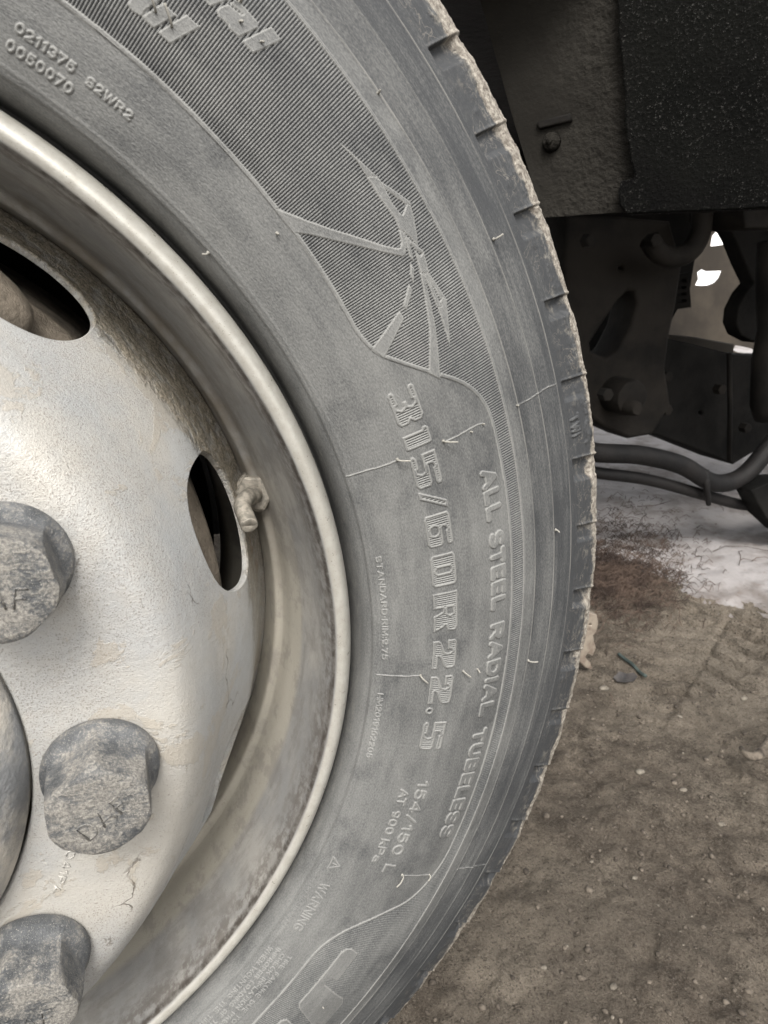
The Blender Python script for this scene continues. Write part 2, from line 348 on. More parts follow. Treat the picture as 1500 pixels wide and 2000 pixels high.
def mat_grit():
    s = NT('black_grit'); v = s.obj(); n1 = s.noise(v, 220, 5, .7); n2 = s.noise(v, 800, 3, .7); n3 = s.noise(v, 6, 3)
    q = s.n('ShaderNodeTexVoronoi'); s.l(v, q.inputs['Vector']); q.inputs['Scale'].default_value = 260
    fl = s.math('MULTIPLY', s.math('MULTIPLY', s.ramp(n2, .555, .65), s.ramp(n1, .49, .60)), s.ramp(s.noise(v, 16, 4, .7), .36, .62, .15, 1))
    c = s.mix(s.ramp(n3, .35, .65), (.003, .003, .003), (.006, .006, .0055)); c = s.mix(fl, c, (.06, .057, .052))
    return s.set(c, s.ramp(fl, 0, 1, .95, .35), 0, s.bump(n1, .006, 1.0), s.ramp(fl, 0, 1, .05, .6))
M['grit'] = mat_grit()
M['farpaint'] = mat_simple('far_taupe_paint', (.022, .017, .012), (.045, .036, .026), 4, .7)

# ================================================================ THE TYRE
wheel = empty('wheel_assembly', (0, 0, 0))
tag(wheel, 'big dusty truck wheel with grey tyre, dirty silver rim and plastic nut caps', 'truck wheel')
PR = [.3020, .3042, .3080, .315, .330, .350, .370, .385, .395, .406, .4151, .431, .447, .460, .4719]
PY = [.1240, .1440, .1532, .158, .1625, .165, .1645, .162, .159, .1552, .1522, .1485, .1437, .139, .1339]
prof = list(zip(PR, PY)) + [(.4748, .1318), (.4766, .1275), (.4775, .120), (.4780, .108)]
DS = .00043
PF = resample(prof, DS); NS = len(PF)
sarc = np.arange(NS)*np.hypot(*(PF[1]-PF[0]))
tg = np.gradient(PF, axis=0); tg /= np.linalg.norm(tg, axis=1)[:, None]; PN = np.stack([-tg[:, 1], tg[:, 0]], 1)   # outward normal (r, Y)
if PN[NS//3, 1] < 0: PN = -PN
RB = 0.2035/4                                                      # a quarter of the rib pitch, degrees
TH = np.arange(-57.2, 60.2, RB)[::-1]; NT_ = len(TH)               # clockwise = falling angle
RR = PF[:, 0]; th2, r2 = np.meshgrid(TH, RR, indexing='ij')
KX = .38                                                           # metres per radian used for texture space
def at_r(r0): return float(sarc[np.argmin(np.abs(RR[:NS-20]-r0))])
S1, S2_, S3 = at_r(.4151), at_r(.431), at_r(.4465)
jE = int(np.argmin(np.abs(RR-.4719))); SE = float(sarc[jE]); X30 = R(27)*KX+2
print('S', S1, S2_, S3, SE)
M['rubber'] = mat_rubber()
H = np.zeros((NT_, NS)); CLS = np.zeros((NT_, NS), np.int16)
def ridge(d, wdt): return np.clip(1 - np.abs(d)/wdt, 0, 1)
S2 = sarc[None] + 0*th2
X2 = np.radians(th2)*KX
# concentric steps and grooves
H += -.0009*sstep(at_r(.3105), at_r(.3085), S2)                     # bead step
H += .00025*ridge(S2-at_r(.3125), .0012)
for r0, st in ((.4151, .0005), (.431, .0006), (.4465, .0006)):
    wob = .0006*(fbm(X2*18, X2*0+r0*50, 3, 5)-.5)
    H += -st*sstep(at_r(r0)-.0002, at_r(r0)+.0010, S2+wob) + .00035*ridge(S2+wob-at_r(r0), .0009)
H += .00030*(fbm(X2*60, S2*260, 3, 21)-.5)*sstep(at_r(.40), at_r(.44), S2)
HB = H.copy()                                                      # steps only; the fine relief is measured above this
# panel region between the rule line and the outer line
UP = [(75., 343.2), (56.655, 342.9), (53.938, 343.1), (50.39, 343.4), (46.293, 343.2), (41.631, 343.2), (39.505, 343.2), (37.352, 343.4), (34.781, 343.4), (31.969, 343.3), (29.549, 343.1), (27.958, 344.5), (26.627, 347.87), (25.257, 355.43), (23.366, 368.11), (21.746, 380.59), (20.437, 388.0), (19.049, 392.6), (17.607, 394.6), (15.201, 395.0), (11.616, 395.3), (8.529, 395.3)]
LO = [(2.019, 395.3), (-9.864, 395.2), (-18.658, 395.0), (-23., 394.9), (-25.596, 394.2), (-27.94, 389.3), (-29.988, 381.0), (-31.696, 367.0), (-34.143, 350.0), (-36.308, 341.6), (-38.205, 338.7), (-40.817, 338.0), (-44.177, 337.7), (-47.55, 337.4), (-75., 337.4)]
bl = np.array(UP+LO); bl = np.array(smooth_path([(a, b, 0) for a, b in bl], 6))[:, :2]
o_ = np.argsort(bl[:, 0]); inner = np.interp(TH, bl[o_, 0], bl[o_, 1])/1000
outer = .4055
inn2 = inner[:, None] + 0*r2
# signed distance to the inner border (metres), corrected for the slope of the border
dinn = np.gradient(inner, np.radians(TH)*.36); sd_in = (r2-inn2)/np.sqrt(1+dinn[:, None]**2)
sd_out = outer - r2
sd = np.minimum(sd_in, sd_out)                                     # > 0 inside the panel
phase = np.tile(np.array([0, .75, 1., .62]), NT_//4+1)[:NT_]
ribs = phase[:, None]*np.ones((1, NS))
line = np.clip((.0010-np.abs(sd-.0000))/.0003, 0, 1)*.00060
ins = sstep(.0009, .0013, sd)
Hp = ins*(-.00055+.00095*ribs)
H += np.where(sd > -.002, np.maximum(line, 0)*(1-ins) + Hp, 0)
CLS[sd > .0010] = 1
CLS[(np.abs(sd) <= .0010)] = 2
# --- polygons (angle deg, radius mm) standing flat in the ribbed panel: the sprinter-like emblem and the cut-off big letters
EMB = [[(39.885, 383.33), (39.072, 384.88), (37.357, 388.15), (36.767, 389.45), (36.757, 388.07), (37.137, 385.07), (38.492, 385.1)], [(37.209, 384.82), (36.797, 389.63), (35.959, 389.59), (34.891, 388.9), (34.058, 389.71), (33.854, 390.41), (34.037, 393.16), (34.213, 395.45), (34.142, 397.37), (33.274, 395.43), (32.361, 392.77), (31.592, 389.93), (32.439, 388.52), (33.065, 386.34), (33.3, 385.34), (33.896, 386.21), (35.741, 384.85)], [(36.877, 388.78), (36.226, 390.25), (35.294, 393.8), (34.205, 397.72), (34.035, 397.52), (34.252, 395.21), (35.161, 392.16), (36.043, 389.19)], [(39.505, 343.22), (37.569, 350.73), (36.15, 357.15), (33.074, 374.09), (32.317, 379.54), (32.22, 381.14), (32.445, 382.98), (33.234, 385.0), (32.988, 386.66), (32.262, 385.01), (31.693, 382.06), (31.683, 379.98), (32.638, 372.9), (35.092, 357.35), (36.869, 347.32), (37.469, 343.3)], [(32.964, 386.72), (32.385, 386.93), (31.622, 385.64), (30.915, 384.18), (31.332, 383.35), (32.251, 385.13)], [(32.513, 387.12), (32.086, 388.13), (31.083, 391.37), (30.997, 390.08), (31.484, 388.35), (32.099, 386.86)], [(30.984, 382.26), (30.527, 382.38), (29.725, 378.94), (30.381, 379.49)], [(29.851, 376.35), (29.326, 376.55), (28.392, 369.55), (28.767, 368.84)], [(28.6, 366.0), (27.901, 366.15), (26.1, 349.0), (27.198, 345.6)], [(31.469, 387.39), (30.893, 388.43), (31.083, 391.37), (29.595, 388.7), (29.713, 386.1), (30.084, 384.64)], [(29.803, 387.38), (29.595, 388.7), (27.373, 391.67), (27.515, 388.62)], [(27.688, 390.2), (27.335, 391.52), (24.358, 383.37), (27.334, 385.23)], [(29.912, 386.08), (29.631, 387.07), (27.131, 387.13), (27.35, 385.03)], [(30.084, 384.64), (29.751, 385.64), (28.433, 383.49), (26.093, 379.68), (22.5, 371.69), (23.3, 367.0), (26.352, 376.46), (28.436, 381.04)]]
TOPL = [[(53.539, 357.14), (53.567, 362.3), (53.073, 366.6), (52.247, 367.48), (52.667, 359.16), (52.613, 357.02), (53.159, 355.99)], [(52.6, 356.89), (52.108, 366.07), (51.196, 366.35), (51.784, 356.57)], [(51.476, 356.68), (50.794, 369.16), (49.888, 369.32), (50.64, 356.46)], [(50.96, 378.64), (49.785, 389.3), (49.592, 385.75), (50.084, 378.44)], [(49.722, 379.15), (49.594, 382.1), (49.427, 384.17), (48.546, 385.34), (48.502, 386.32), (49.36, 385.09), (49.33, 387.5), (48.995, 388.56), (47.719, 388.37), (47.526, 387.15), (47.976, 378.18), (48.677, 377.75), (48.806, 378.4), (49.418, 377.84)], [(47.694, 378.27), (47.024, 391.73), (46.186, 391.3), (46.843, 378.16)]]
BOTL = [[(-43.796, 352.71), (-36.95, 354.6), (-36.45, 356.6), (-36.303, 360.13), (-36.713, 366.96), (-40.12, 366.31), (-40.052, 361.58), (-40.441, 358.76), (-40.961, 359.67), (-42.062, 382.12), (-42.606, 386.07), (-45.641, 386.22), (-45.783, 378.65), (-44.304, 356.26)], [(-47.316, 350.37), (-46.198, 351.34), (-45.883, 354.03), (-46.3, 364.18), (-47.348, 366.04), (-48.01, 354.6)]]
def seg_sd(px, py, poly):
    """signed distance (negative inside) to a closed polygon, arrays in metres"""
    d = np.full(px.shape, 1e9); ins_ = np.zeros(px.shape, bool); n = len(poly)
    for i in range(n):
        ax, ay = poly[i]; bx, by = poly[(i+1) % n]; ex, ey = bx-ax, by-ay
        t = np.clip(((px-ax)*ex+(py-ay)*ey)/(ex*ex+ey*ey+1e-18), 0, 1)
        d = np.minimum(d, (px-ax-ex*t)**2+(py-ay-ey*t)**2)
        if by != ay:
            c = ((ay > py) != (by > py)) & (px < (bx-ax)*(py-ay)/(by-ay)+ax); ins_ ^= c
    d = np.sqrt(d); return np.where(ins_, -d, d)
def window(t_hi, t_lo, r_lo, r_hi, pad=.003):
    i0 = max(0, int((TH[0]-t_hi)/RB) - int(math.degrees(pad/.38)/RB)-2); i1 = min(NT_, int((TH[0]-t_lo)/RB)+int(math.degrees(pad/.38)/RB)+3)
    j0 = max(0, np.searchsorted(RR[:NS-20], r_lo-pad)-1); j1 = min(NS-20, np.searchsorted(RR[:NS-20], r_hi+pad)+1)
    return slice(i0, i1), slice(j0, j1)
CID = [10]
def new_cls(): CID[0] += 1; return CID[0]
PARTS = {}                                                         # class id -> (name, label)
def stand(polys, cid, h=.00058):
    for P in polys:
        P = np.array(P); tm = P[:, 0].mean(); rm = P[:, 1].mean()/1000
        si, sj = window(P[:, 0].max(), P[:, 0].min(), P[:, 1].min()/1000, P[:, 1].max()/1000)
        if si.stop-si.start < 2: continue
        x = np.radians(tm-th2[si, sj])*r2[si, sj]; y = r2[si, sj]
        # use a radius-true mapping: x by local radius
        poly = [(math.radians(tm-a)*b/1000, b/1000) for a, b in P]
        d = seg_sd(x, y, poly); m = d < .00025
        hh = h*np.clip((.00035-d)/.0006, 0, 1) + .00012*ridge(d+.0004, .0005)
        sub = H[si, sj]; pan = CLS[si, sj]
        sub[m] = np.maximum(hh[m], 0) + np.where(d[m] > .0001, 0, 0)
        pan[m] = cid
c_emb = new_cls(); PARTS[c_emb] = ('moulded_emblem', None); stand(EMB, c_emb)
for P in TOPL:
    c_ = new_cls(); PARTS[c_] = ('moulded_letter', None); stand([P], c_)
for P in BOTL:
    c_ = new_cls(); PARTS[c_] = ('moulded_letter', 'large blocky logo letter standing in the ribbed panel'); stand([P], c_)

# --- the wide outlined size marking 315/60R22.5 (polygons in a unit box, x = reading direction, y = up/outwards)
BIG = {
 '3': [[(.06, 1), (.88, 1), (1, .9), (1, .60), (.90, .5), (1, .40), (1, .1), (.88, 0), (.08, 0), (0, .06), (0, .17), (.07, .24), (.38, .24), (.41, .17), (.48, .16), (.55, .30), (.50, .43), (.36, .43), (.36, .57), (.50, .57), (.55, .70), (.48, .84), (.41, .83), (.38, .76), (.07, .76), (0, .83), (0, .94)]],
 '1': [[(.14, 0), (.94, 0), (1, .06), (.98, .94), (.90, 1), (.12, 1), (0, .92), (0, .80), (.14, .76)]],
 '5': [[(0, 1), (.92, 1), (1, .94), (1, .82), (.92, .76), (.50, .76), (.46, .83), (.40, .80), (.36, .74), (.36, .62), (.90, .62), (1, .54), (1, .1), (.88, 0), (.10, 0), (0, .07), (0, .17), (.08, .24), (.40, .24), (.43, .17), (.50, .16), (.57, .30), (.53, .44), (0, .46)]],
 '6': [[(.10, 0), (.90, 0), (1, .10), (1, .54), (.92, .62), (.46, .62), (.42, .68), (.44, .76), (.52, .82), (.58, .76), (.92, .76), (1, .82), (1, .94), (.92, 1), (.10, 1), (0, .92), (0, .08)], [(.40, .22), (.50, .17), (.62, .22), (.64, .33), (.60, .44), (.50, .48), (.40, .44), (.37, .33)]],
 '0': [[(.10, 0), (.90, 0), (1, .10), (1, .90), (.90, 1), (.10, 1), (0, .90), (0, .10)], [(.42, .26), (.50, .20), (.58, .26), (.58, .74), (.50, .80), (.42, .74)]],
 'R': [[(0, 0), (.40, 0), (.40, .38), (.48, .38), (.58, 0), (1, 0), (.90, .38), (.84, .50), (.98, .58), (1, .92), (.90, 1), (0, 1)], [(.40, .58), (.54, .58), (.58, .68), (.54, .80), (.40, .80)]],
 '2': [[(0, .62), (.0, .92), (.10, 1), (.90, 1), (1, .92), (1, .60), (.90, .50), (.62, .34), (.56, .24), (1, .24), (1, 0), (0, 0), (0, .24), (.08, .36), (.42, .52), (.46, .68), (.40, .82), (.34, .76), (.34, .62)]],
}
RBIG0, RBIG1 = .3426, .3572
def big_char(ch, ts, te):
    cid = new_cls(); PARTS[cid] = ('moulded_character', None)
    si, sj = window(ts, te, RBIG0, RBIG1); x = np.radians(ts-th2[si, sj])*.35; y = r2[si, sj]-RBIG0; W = math.radians(ts-te)*.35; Hh = RBIG1-RBIG0
    d = None
    for k, P in enumerate(BIG[ch]):
        q = [(a*W, b*Hh) for a, b in P]; s_ = seg_sd(x, y, q)
        d = s_ if d is None else np.maximum(d, -s_)
    d = d + .0002
    out = np.clip((.00075-np.abs(d+.00055))/.0003, 0, 1)*.00062
    ribs_ = ribs[si, sj]; inside = sstep(.0010, .0014, -d)
    hh = out*(1-inside) + inside*(-.00045+.00085*ribs_)
    m = d < .0003; H[si, sj][m] = hh[m]; CLS[si, sj][m] = cid
for ch, a, b in (('3', 23.30, 20.25), ('1', 19.62, 18.05), ('5', 17.42, 14.38), ('6', 11.75, 8.65), ('0', 7.86, 4.68), ('R', 4.05, 0.05), ('2', -.85, -3.85), ('2', -4.62, -7.62), ('5', -9.62, -12.70)):
    big_char(ch, a, b)
def slash_and_dot():
    for nm, P in (('/', [(14.20, 342.6), (13.45, 342.6), (12.00, 357.4), (12.75, 357.4)]), ('.', None)):
        cid = new_cls(); PARTS[cid] = ('moulded_character', None)
        if P:
            P = np.array(P); si, sj = window(14.3, 11.9, .342, .358)
            x = np.radians(13-th2[si, sj])*.35; y = r2[si, sj]; d = seg_sd(x, y, [(math.radians(13-a)*.35, b/1000) for a, b in P]) + .0002
        else:
            si, sj = window(-8.0, -8.8, .342, .347); x = np.radians(-8.38-th2[si, sj])*.344; y = r2[si, sj]-.3447; d = np.hypot(x, y)-.0022
        out = np.clip((.00075-np.abs(d+.00055))/.0003, 0, 1)*.00062; inside = sstep(.0010, .0014, -d)
        hh = out*(1-inside) + inside*(-.00045+.00085*ribs[si, sj]*(1 if P is not None else .3)); m = d < .0003
        H[si, sj][m] = hh[m]; CLS[si, sj][m] = cid
slash_and_dot()

# --- stroke lettering
def arc(cx, cy, rx, ry, a0, a1, n=8): return [(cx+rx*math.cos(R(a0+(a1-a0)*i/n)), cy+ry*math.sin(R(a0+(a1-a0)*i/n))) for i in range(n+1)]
ST = {
 'A': (.78, [[(0, 0), (.39, 1), (.78, 0)], [(.16, .34), (.62, .34)]]),
 'B': (.66, [[(0, 0), (0, 1), (.38, 1)] + arc(.38, .76, .24, .24, 90, -90, 6) + [(0, .52)], [(.38, .52)] + arc(.40, .26, .26, .26, 90, -90, 6) + [(0, 0)]]),
 'C': (.70, [arc(.38, .5, .38, .5, 50, 310, 12)]),
 'D': (.70, [[(0, 0), (0, 1), (.30, 1)] + arc(.30, .5, .40, .5, 90, -90, 8) + [(0, 0)]]),
 'E': (.58, [[(.58, 0), (0, 0), (0, 1), (.58, 1)], [(0, .5), (.50, .5)]]),
 'F': (.56, [[(0, 0), (0, 1), (.56, 1)], [(0, .52), (.48, .52)]]),
 'G': (.74, [arc(.38, .5, .38, .5, 50, 330, 12) + [(.74, .45), (.45, .45)]]),
 'H': (.68, [[(0, 0), (0, 1)], [(.68, 0), (.68, 1)], [(0, .5), (.68, .5)]]),
 'I': (.02, [[(0, 0), (0, 1)]]),
 'J': (.5, [[(.5, 1), (.5, .25)] + arc(.25, .25, .25, .25, 0, -180, 6)]),
 'K': (.66, [[(0, 0), (0, 1)], [(.64, 1), (.02, .42)], [(.22, .58), (.68, 0)]]),
 'L': (.55, [[(0, 1), (0, 0), (.55, 0)]]),
 'M': (.84, [[(0, 0), (0, 1), (.42, .2), (.84, 1), (.84, 0)]]),
 'N': (.70, [[(0, 0), (0, 1), (.70, 0), (.70, 1)]]),
 'O': (.76, [arc(.38, .5, .38, .5, 90, 450, 16)]),
 'P': (.64, [[(0, 0), (0, 1), (.38, 1)] + arc(.38, .74, .26, .26, 90, -90, 6) + [(0, .48)]]),
 'R': (.66, [[(0, 0), (0, 1), (.38, 1)] + arc(.38, .74, .26, .26, 90, -90, 6) + [(0, .48)], [(.36, .48), (.66, 0)]]),
 'S': (.62, [arc(.31, .74, .31, .26, 30, 270, 9) + arc(.31, .24, .31, .24, 90, -150, 9)]),
 'T': (.68, [[(0, 1), (.68, 1)], [(.34, 1), (.34, 0)]]),
 'U': (.68, [[(0, 1), (0, .34)] + arc(.34, .34, .34, .34, 180, 360, 8) + [(.68, 1)]]),
 'V': (.72, [[(0, 1), (.36, 0), (.72, 1)]]),
 'W': (1.0, [[(0, 1), (.25, 0), (.5, .9), (.75, 0), (1.0, 1)]]),
 'Y': (.70, [[(0, 1), (.35, .45), (.70, 1)], [(.35, .45), (.35, 0)]]),
 'a': (.50, [arc(.25, .22, .24, .20, 0, 360, 10), [(.50, 0), (.50, .42)] + arc(.26, .44, .24, .20, 0, 150, 5)]),
 'k': (.50, [[(0, 0), (0, 1)], [(.44, .62), (.02, .24)], [(.16, .36), (.48, 0)]]),
 '0': (.62, [arc(.31, .5, .31, .5, 90, 450, 16)]),
 '1': (.30, [[(0, .76), (.24, 1), (.24, 0)]]),
 '2': (.60, [arc(.30, .71, .30, .29, 170, -35, 9) + [(0, 0), (.60, 0)]]),
 '3': (.60, [arc(.29, .75, .27, .25, 150, -80, 8), arc(.29, .26, .31, .27, 82, -150, 9)]),
 '4': (.66, [[(.48, 0), (.48, 1), (0, .28), (.66, .28)]]),
 '5': (.60, [[(.54, 1), (.10, 1), (.05, .55)] + arc(.29, .33, .31, .33, 130, -150, 9)]),
 '6': (.62, [arc(.31, .31, .31, .31, 0, 360, 12), [(.0, .33)] + arc(.36, .42, .36, .58, 180, 70, 6)]),
 '7': (.58, [[(0, 1), (.58, 1), (.18, 0)]]),
 '9': (.62, [arc(.31, .69, .31, .31, 0, 360, 12), [(.62, .67)] + arc(.26, .58, .36, .58, 0, -110, 6)]),
 '/': (.45, [[(0, -.08), (.45, 1.08)]]),
 '.': (.02, [[(0, .02), (.01, .02)]]), ':': (.02, [[(0, .1), (.01, .1)], [(0, .7), (.01, .7)]]), '-': (.12, [[(0, .45), (.12, .45)]]), ' ': (.40, []),
 '^': (1.1, [[(0, 0), (.55, 1), (1.1, 0), (0, 0)], [(.55, .3), (.55, .62)]]),
}
def layout(text, gap):
    x = 0; out = []
    for ch in text:
        w_, st = ST[ch]; out.append((x, st)); x += w_+gap
    return out, x-gap
def stroke_sd(x, y, segs):
    d = np.full(x.shape, 1e9)
    for (ax, ay), (bx, by) in segs:
        ex, ey = bx-ax, by-ay; t = np.clip(((x-ax)*ex+(y-ay)*ey)/(ex*ex+ey*ey+1e-18), 0, 1); d = np.minimum(d, (x-ax-ex*t)**2+(y-ay-ey*t)**2)
    return np.sqrt(d)
def line_text(text, t0, t1, r0, r1, sw, h=.0004, gap=.28, label=None, bev=.00035, cid=None):
    """raised text from angle t0 to t1 (falling), baseline radius r0, cap radius r1, stroke half width sw (metres)"""
    if cid is None: cid = new_cls(); PARTS[cid] = ('moulded_lettering', label)
    lay, W = layout(text, gap); rm = (r0+r1)/2; cap = (r1-r0)-2*sw; L = math.radians(t0-t1)*rm - 2*sw
    sx = L/W
    for x0, st in lay:
        if not st: continue
        segs = [((sw+(x0+a[0])*sx, sw+a[1]*cap), (sw+(x0+b[0])*sx, sw+b[1]*cap)) for s_ in st for a, b in zip(s_[:-1], s_[1:])]
        xs = [q[0] for s_ in segs for q in s_]; ta = t0-math.degrees(min(xs)/rm); tb = t0-math.degrees(max(xs)/rm)
        si, sj = window(ta, tb, r0-.0005, r1+.0005, .0015)
        if si.stop-si.start < 2: continue
        x = np.radians(t0-th2[si, sj])*rm; y = r2[si, sj]-r0
        d = stroke_sd(x, y, segs)-sw; hh = h*np.clip(.5-d/bev, 0, 1)
        m = d < bev; H[si, sj][m] += np.where(CLS[si, sj][m] == cid, 0, 0) + hh[m]; CLS[si, sj][m] = cid
    return cid
B = .00165
c1 = line_text('ALL', 13.95, 9.35, .3792, .3903, B, .00085, .32)
c1 = line_text('STEEL', 8.35, 1.00, .3792, .3903, B, .00085, .36)
c1 = line_text('RADIAL', -.25, -9.60, .3792, .3903, B, .00085, .34)
c1 = line_text('TUBELESS', -10.85, -22.75, .3783, .3893, B, .00085, .36)
c1 = line_text('154/150', -16.25, -24.95, .3488, .3566, .00078, .00062, .30)
line_text('L', -26.05, -27.10, .3488, .3566, .00078, .00062)
c1 = line_text('AT', -17.33, -19.25, .3390, .3448, .00060, .00058, .18)
line_text('900', -19.9, -22.75, .3388, .3446, .00062, .00058, .28)
line_text('kPa', -23.30, -26.15, .3388, .3446, .00062, .00058, .22)
line_text('STANDARD-RIM:9.75', 8.85, -2.65, .3143, .3176, .00032, .00042, .30)
line_text('HM2019162205', -6.60, -14.36, .3136, .3169, .00032, .00042, .26)
line_text('0211375', 58.15, 54.22, .3246, .3285, .00048, .00060, .30)
line_text('S2WR2', 53.42, 50.02, .3244, .3281, .00048, .00060, .34)
line_text('0050070', 58.26, 53.78, .3179, .3219, .00048, .00060, .34)
line_text('TWI', 14.42, 12.70, .4532, .4615, .00080, .0010, .34)
line_text('TWI', -45.2, -46.9, .4532, .4618, .00085, .0007, .26)
line_text('WARNING', -30.25, -36.65, .3168, .3226, .00055, .00030, .32)
line_text('^', -26.9, -28.5, .3160, .3225, .0004, .00030)
line_text('SERIOUS INJURY MAY RESULT FROM', -27.6, -38.2, .3112, .3138, .00024, .00018, .34)
line_text('TIRE FAILURE DUE TO UNDERINFLATION', -39.5, -57.0, .3248, .3276, .00028, .00036, .34)
line_text('CHECK INFLATION PRESSURE OFTEN', -39.7, -56.0, .3206, .3234, .00028, .00036, .34)
line_text('IMPROPER LOADING OF TIRE AND RIM', -39.4, -56.0, .3163, .3191, .00028, .00036, .34)
line_text('WHEN MOUNTING THE TIRE ON RIMS', -39.8, -56.0, .3121, .3149, .00028, .00034, .34)
# --- flash lines left by the mould seams
for t0, ra, rb in ((17.62, .3105, .3368), (17.60, .3633, .3882), (17.40, .4143, .4462), (-4.47, .3120, .3363), (-27.08, .3640, .3872), (-27.1, .4145, .4462)):
    si, sj = window(t0+.2, t0-.2, ra, rb, .0006); x = np.radians(t0-th2[si, sj])*r2[si, sj] + .0016*(fbm(r2[si, sj]*110, r2[si, sj]*0+t0, 3, 9)-.5); y = r2[si, sj]
    m = (y > ra) & (y < rb); hh = .00055*np.clip(1-np.abs(x)/.00050, 0, 1); H[si, sj][m] += hh[m]
# --- shoulder notches and dried mud relief
NOTCH = [45.6, 51.2, 40.2, 34.7, 29.3, 23.1, 17.2, 11.0, 5.4, -.2, -5.8, -11.4, -17.0, -22.6, -28.2, -33.8, -39.4, -45.0, -50.6]
for k, t0 in enumerate(NOTCH):
    i0 = max(0, int((TH[0]-t0-1.0)/RB)); i1 = min(NT_, int((TH[0]-t0+2.2)/RB)); si = slice(i0, i1)
    if i1-i0 < 3: continue
    x = np.radians(t0-th2[si])*.455; y = S2[si]; w_ = .0118*(1+.15*math.sin(k*2.1)); rs = at_r(.4525+.0012*math.sin(k*1.7))
    x = x - (y-rs)*.18                                              # leans a little
    m1 = sstep(-.0004, .0004, x)*sstep(w_+.0016, w_-.0022, x); m2 = sstep(rs-.0006, rs+.0010, y)*1.0
    fe = (1-.80*sstep(SE-.0060, SE-.0008, y))*(.75+.3*math.sin(k*3.7+1))
    H[si] += -.0048*m1*m2*fe*(1-.35*sstep(0, w_, x)) + .0006*ridge(x+.0010, .0011)*sstep(rs-.003, rs+.004, y)
# mud crust: lumps from s of about 0.172 outwards
TW = 1-.9*np.exp(-((th2-13.55)/1.3)**6)*(S2 < SE-.006)
mudn = fbm(X2*120, S2*120, 5, 33); mudb = fbm(X2*22, S2*22, 3, 71)
mm = sstep(SE-.0045, SE-.0012, S2+(mudn-.5)*.012+(mudb-.5)*.014+.0022*sstep(X30-2-.06, X30-2+.06, X2))
H += mm*(.0001+.0011*(mudn-.42)*(.5+mudb))
H += .0008*np.clip(fbm(X2*420, S2*420, 3, 81)-.52, 0, 1)*mm*2
# veins and small scabs on the shoulder
H += .0008*np.clip(fbm(X2*160, S2*160, 4, 51)-.58, 0, 1)*TW*sstep(S3, S3+.010, S2)*2
H[:, -18:] *= np.linspace(1, .2, 18)[None]
RIM_FADE = np.clip(S2/.004, 0, 1); H *= RIM_FADE

r_ = RR[None] + H*PN[:, 0][None]; Y_ = PF[:, 1][None] + H*PN[:, 1][None]
# slight out-of-round at the bead so the gap to the flange varies
c_ = np.cos(np.radians(TH))[:, None]; s_ = np.sin(np.radians(TH))[:, None]
Vt = np.stack([r_*c_, -Y_, HZ+r_*s_], -1).reshape(-1, 3)
At = np.stack([X2+2, S2, (H-HB)*1000], -1).reshape(-1, 3)
gH0, gH1 = np.gradient(H-HB); EW = np.clip(np.hypot(gH0, gH1)/.00018, 0, 1)*(CLS != 1)*(H-HB > .00006)*(S2 < S3)
Et = np.stack([EW, EW, EW], -1).reshape(-1, 3)
# class of every face; the plain sidewall is 0
fc = CLS[:-1, :-1].copy()
for a_ in (CLS[1:, :-1], CLS[:-1, 1:], CLS[1:, 1:]): fc = np.maximum(fc, np.where(a_ > 10, a_, fc))
shoulder = (S2[:-1, :-1] > at_r(.4525)); fc[shoulder & (fc == 0)] = 5
I, J = np.meshgrid(np.arange(NT_-1), np.arange(NS-1), indexing='ij')
FA = np.stack([I*NS+J, I*NS+J+1, (I+1)*NS+J+1, (I+1)*NS+J], -1)
def split(cid, name, mat, parent=None):
    F = FA[fc == cid]
    if len(F) == 0: return None
    u, inv = np.unique(F.ravel(), return_inverse=True)
    return link(name, mesh_np(name, Vt[u], inv.reshape(-1, 4), True, {'tuv': At[u], 'edge': Et[u]}), mat, parent)
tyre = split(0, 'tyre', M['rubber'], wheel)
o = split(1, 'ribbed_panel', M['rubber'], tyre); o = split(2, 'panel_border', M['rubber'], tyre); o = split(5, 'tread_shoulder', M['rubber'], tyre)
o['label'] = 'worn outer shoulder of the tread with notches and dried beige mud'
for cid in sorted(PARTS):
    o = split(cid, PARTS[cid][0], M['rubber'], tyre)
    if o is not None and PARTS[cid][1]: o['label'] = PARTS[cid][1]
print('tyre grid', NT_, NS, (NT_-1)*(NS-1))
# the rest of the sidewall, plain, and the tread and the far sidewall
lathe(PF[::3] if (NS-1) % 3 == 0 else np.vstack([PF[::3], PF[-1]]), np.arange(TH[0], TH[0]+360-(TH[0]-TH[-1])+.01, (360-(TH[0]-TH[-1]))/400), 'sidewall', M['rubber'], tyre)
tp = [tuple(PF[-1])]
for g0, g1 in ((.092, .076), (.052, .036), (.008, -.008), (-.036, -.052), (-.076, -.092)):
    tp += [(.4785, g0+.001), (.4775, g0), (.4665, g0-.002), (.4665, g1+.002), (.4775, g1), (.4785, g1-.001)]
tp += [(.478, -.125), (.472, -.134), (.447, -.144), (.40, -.157), (.36, -.163), (.33, -.160), (.305, -.148), (.297, -.12)]
lathe(np.array(tp), np.arange(0, 360, .6), 'tread', M['tread'], tyre, close=True, auto=30)

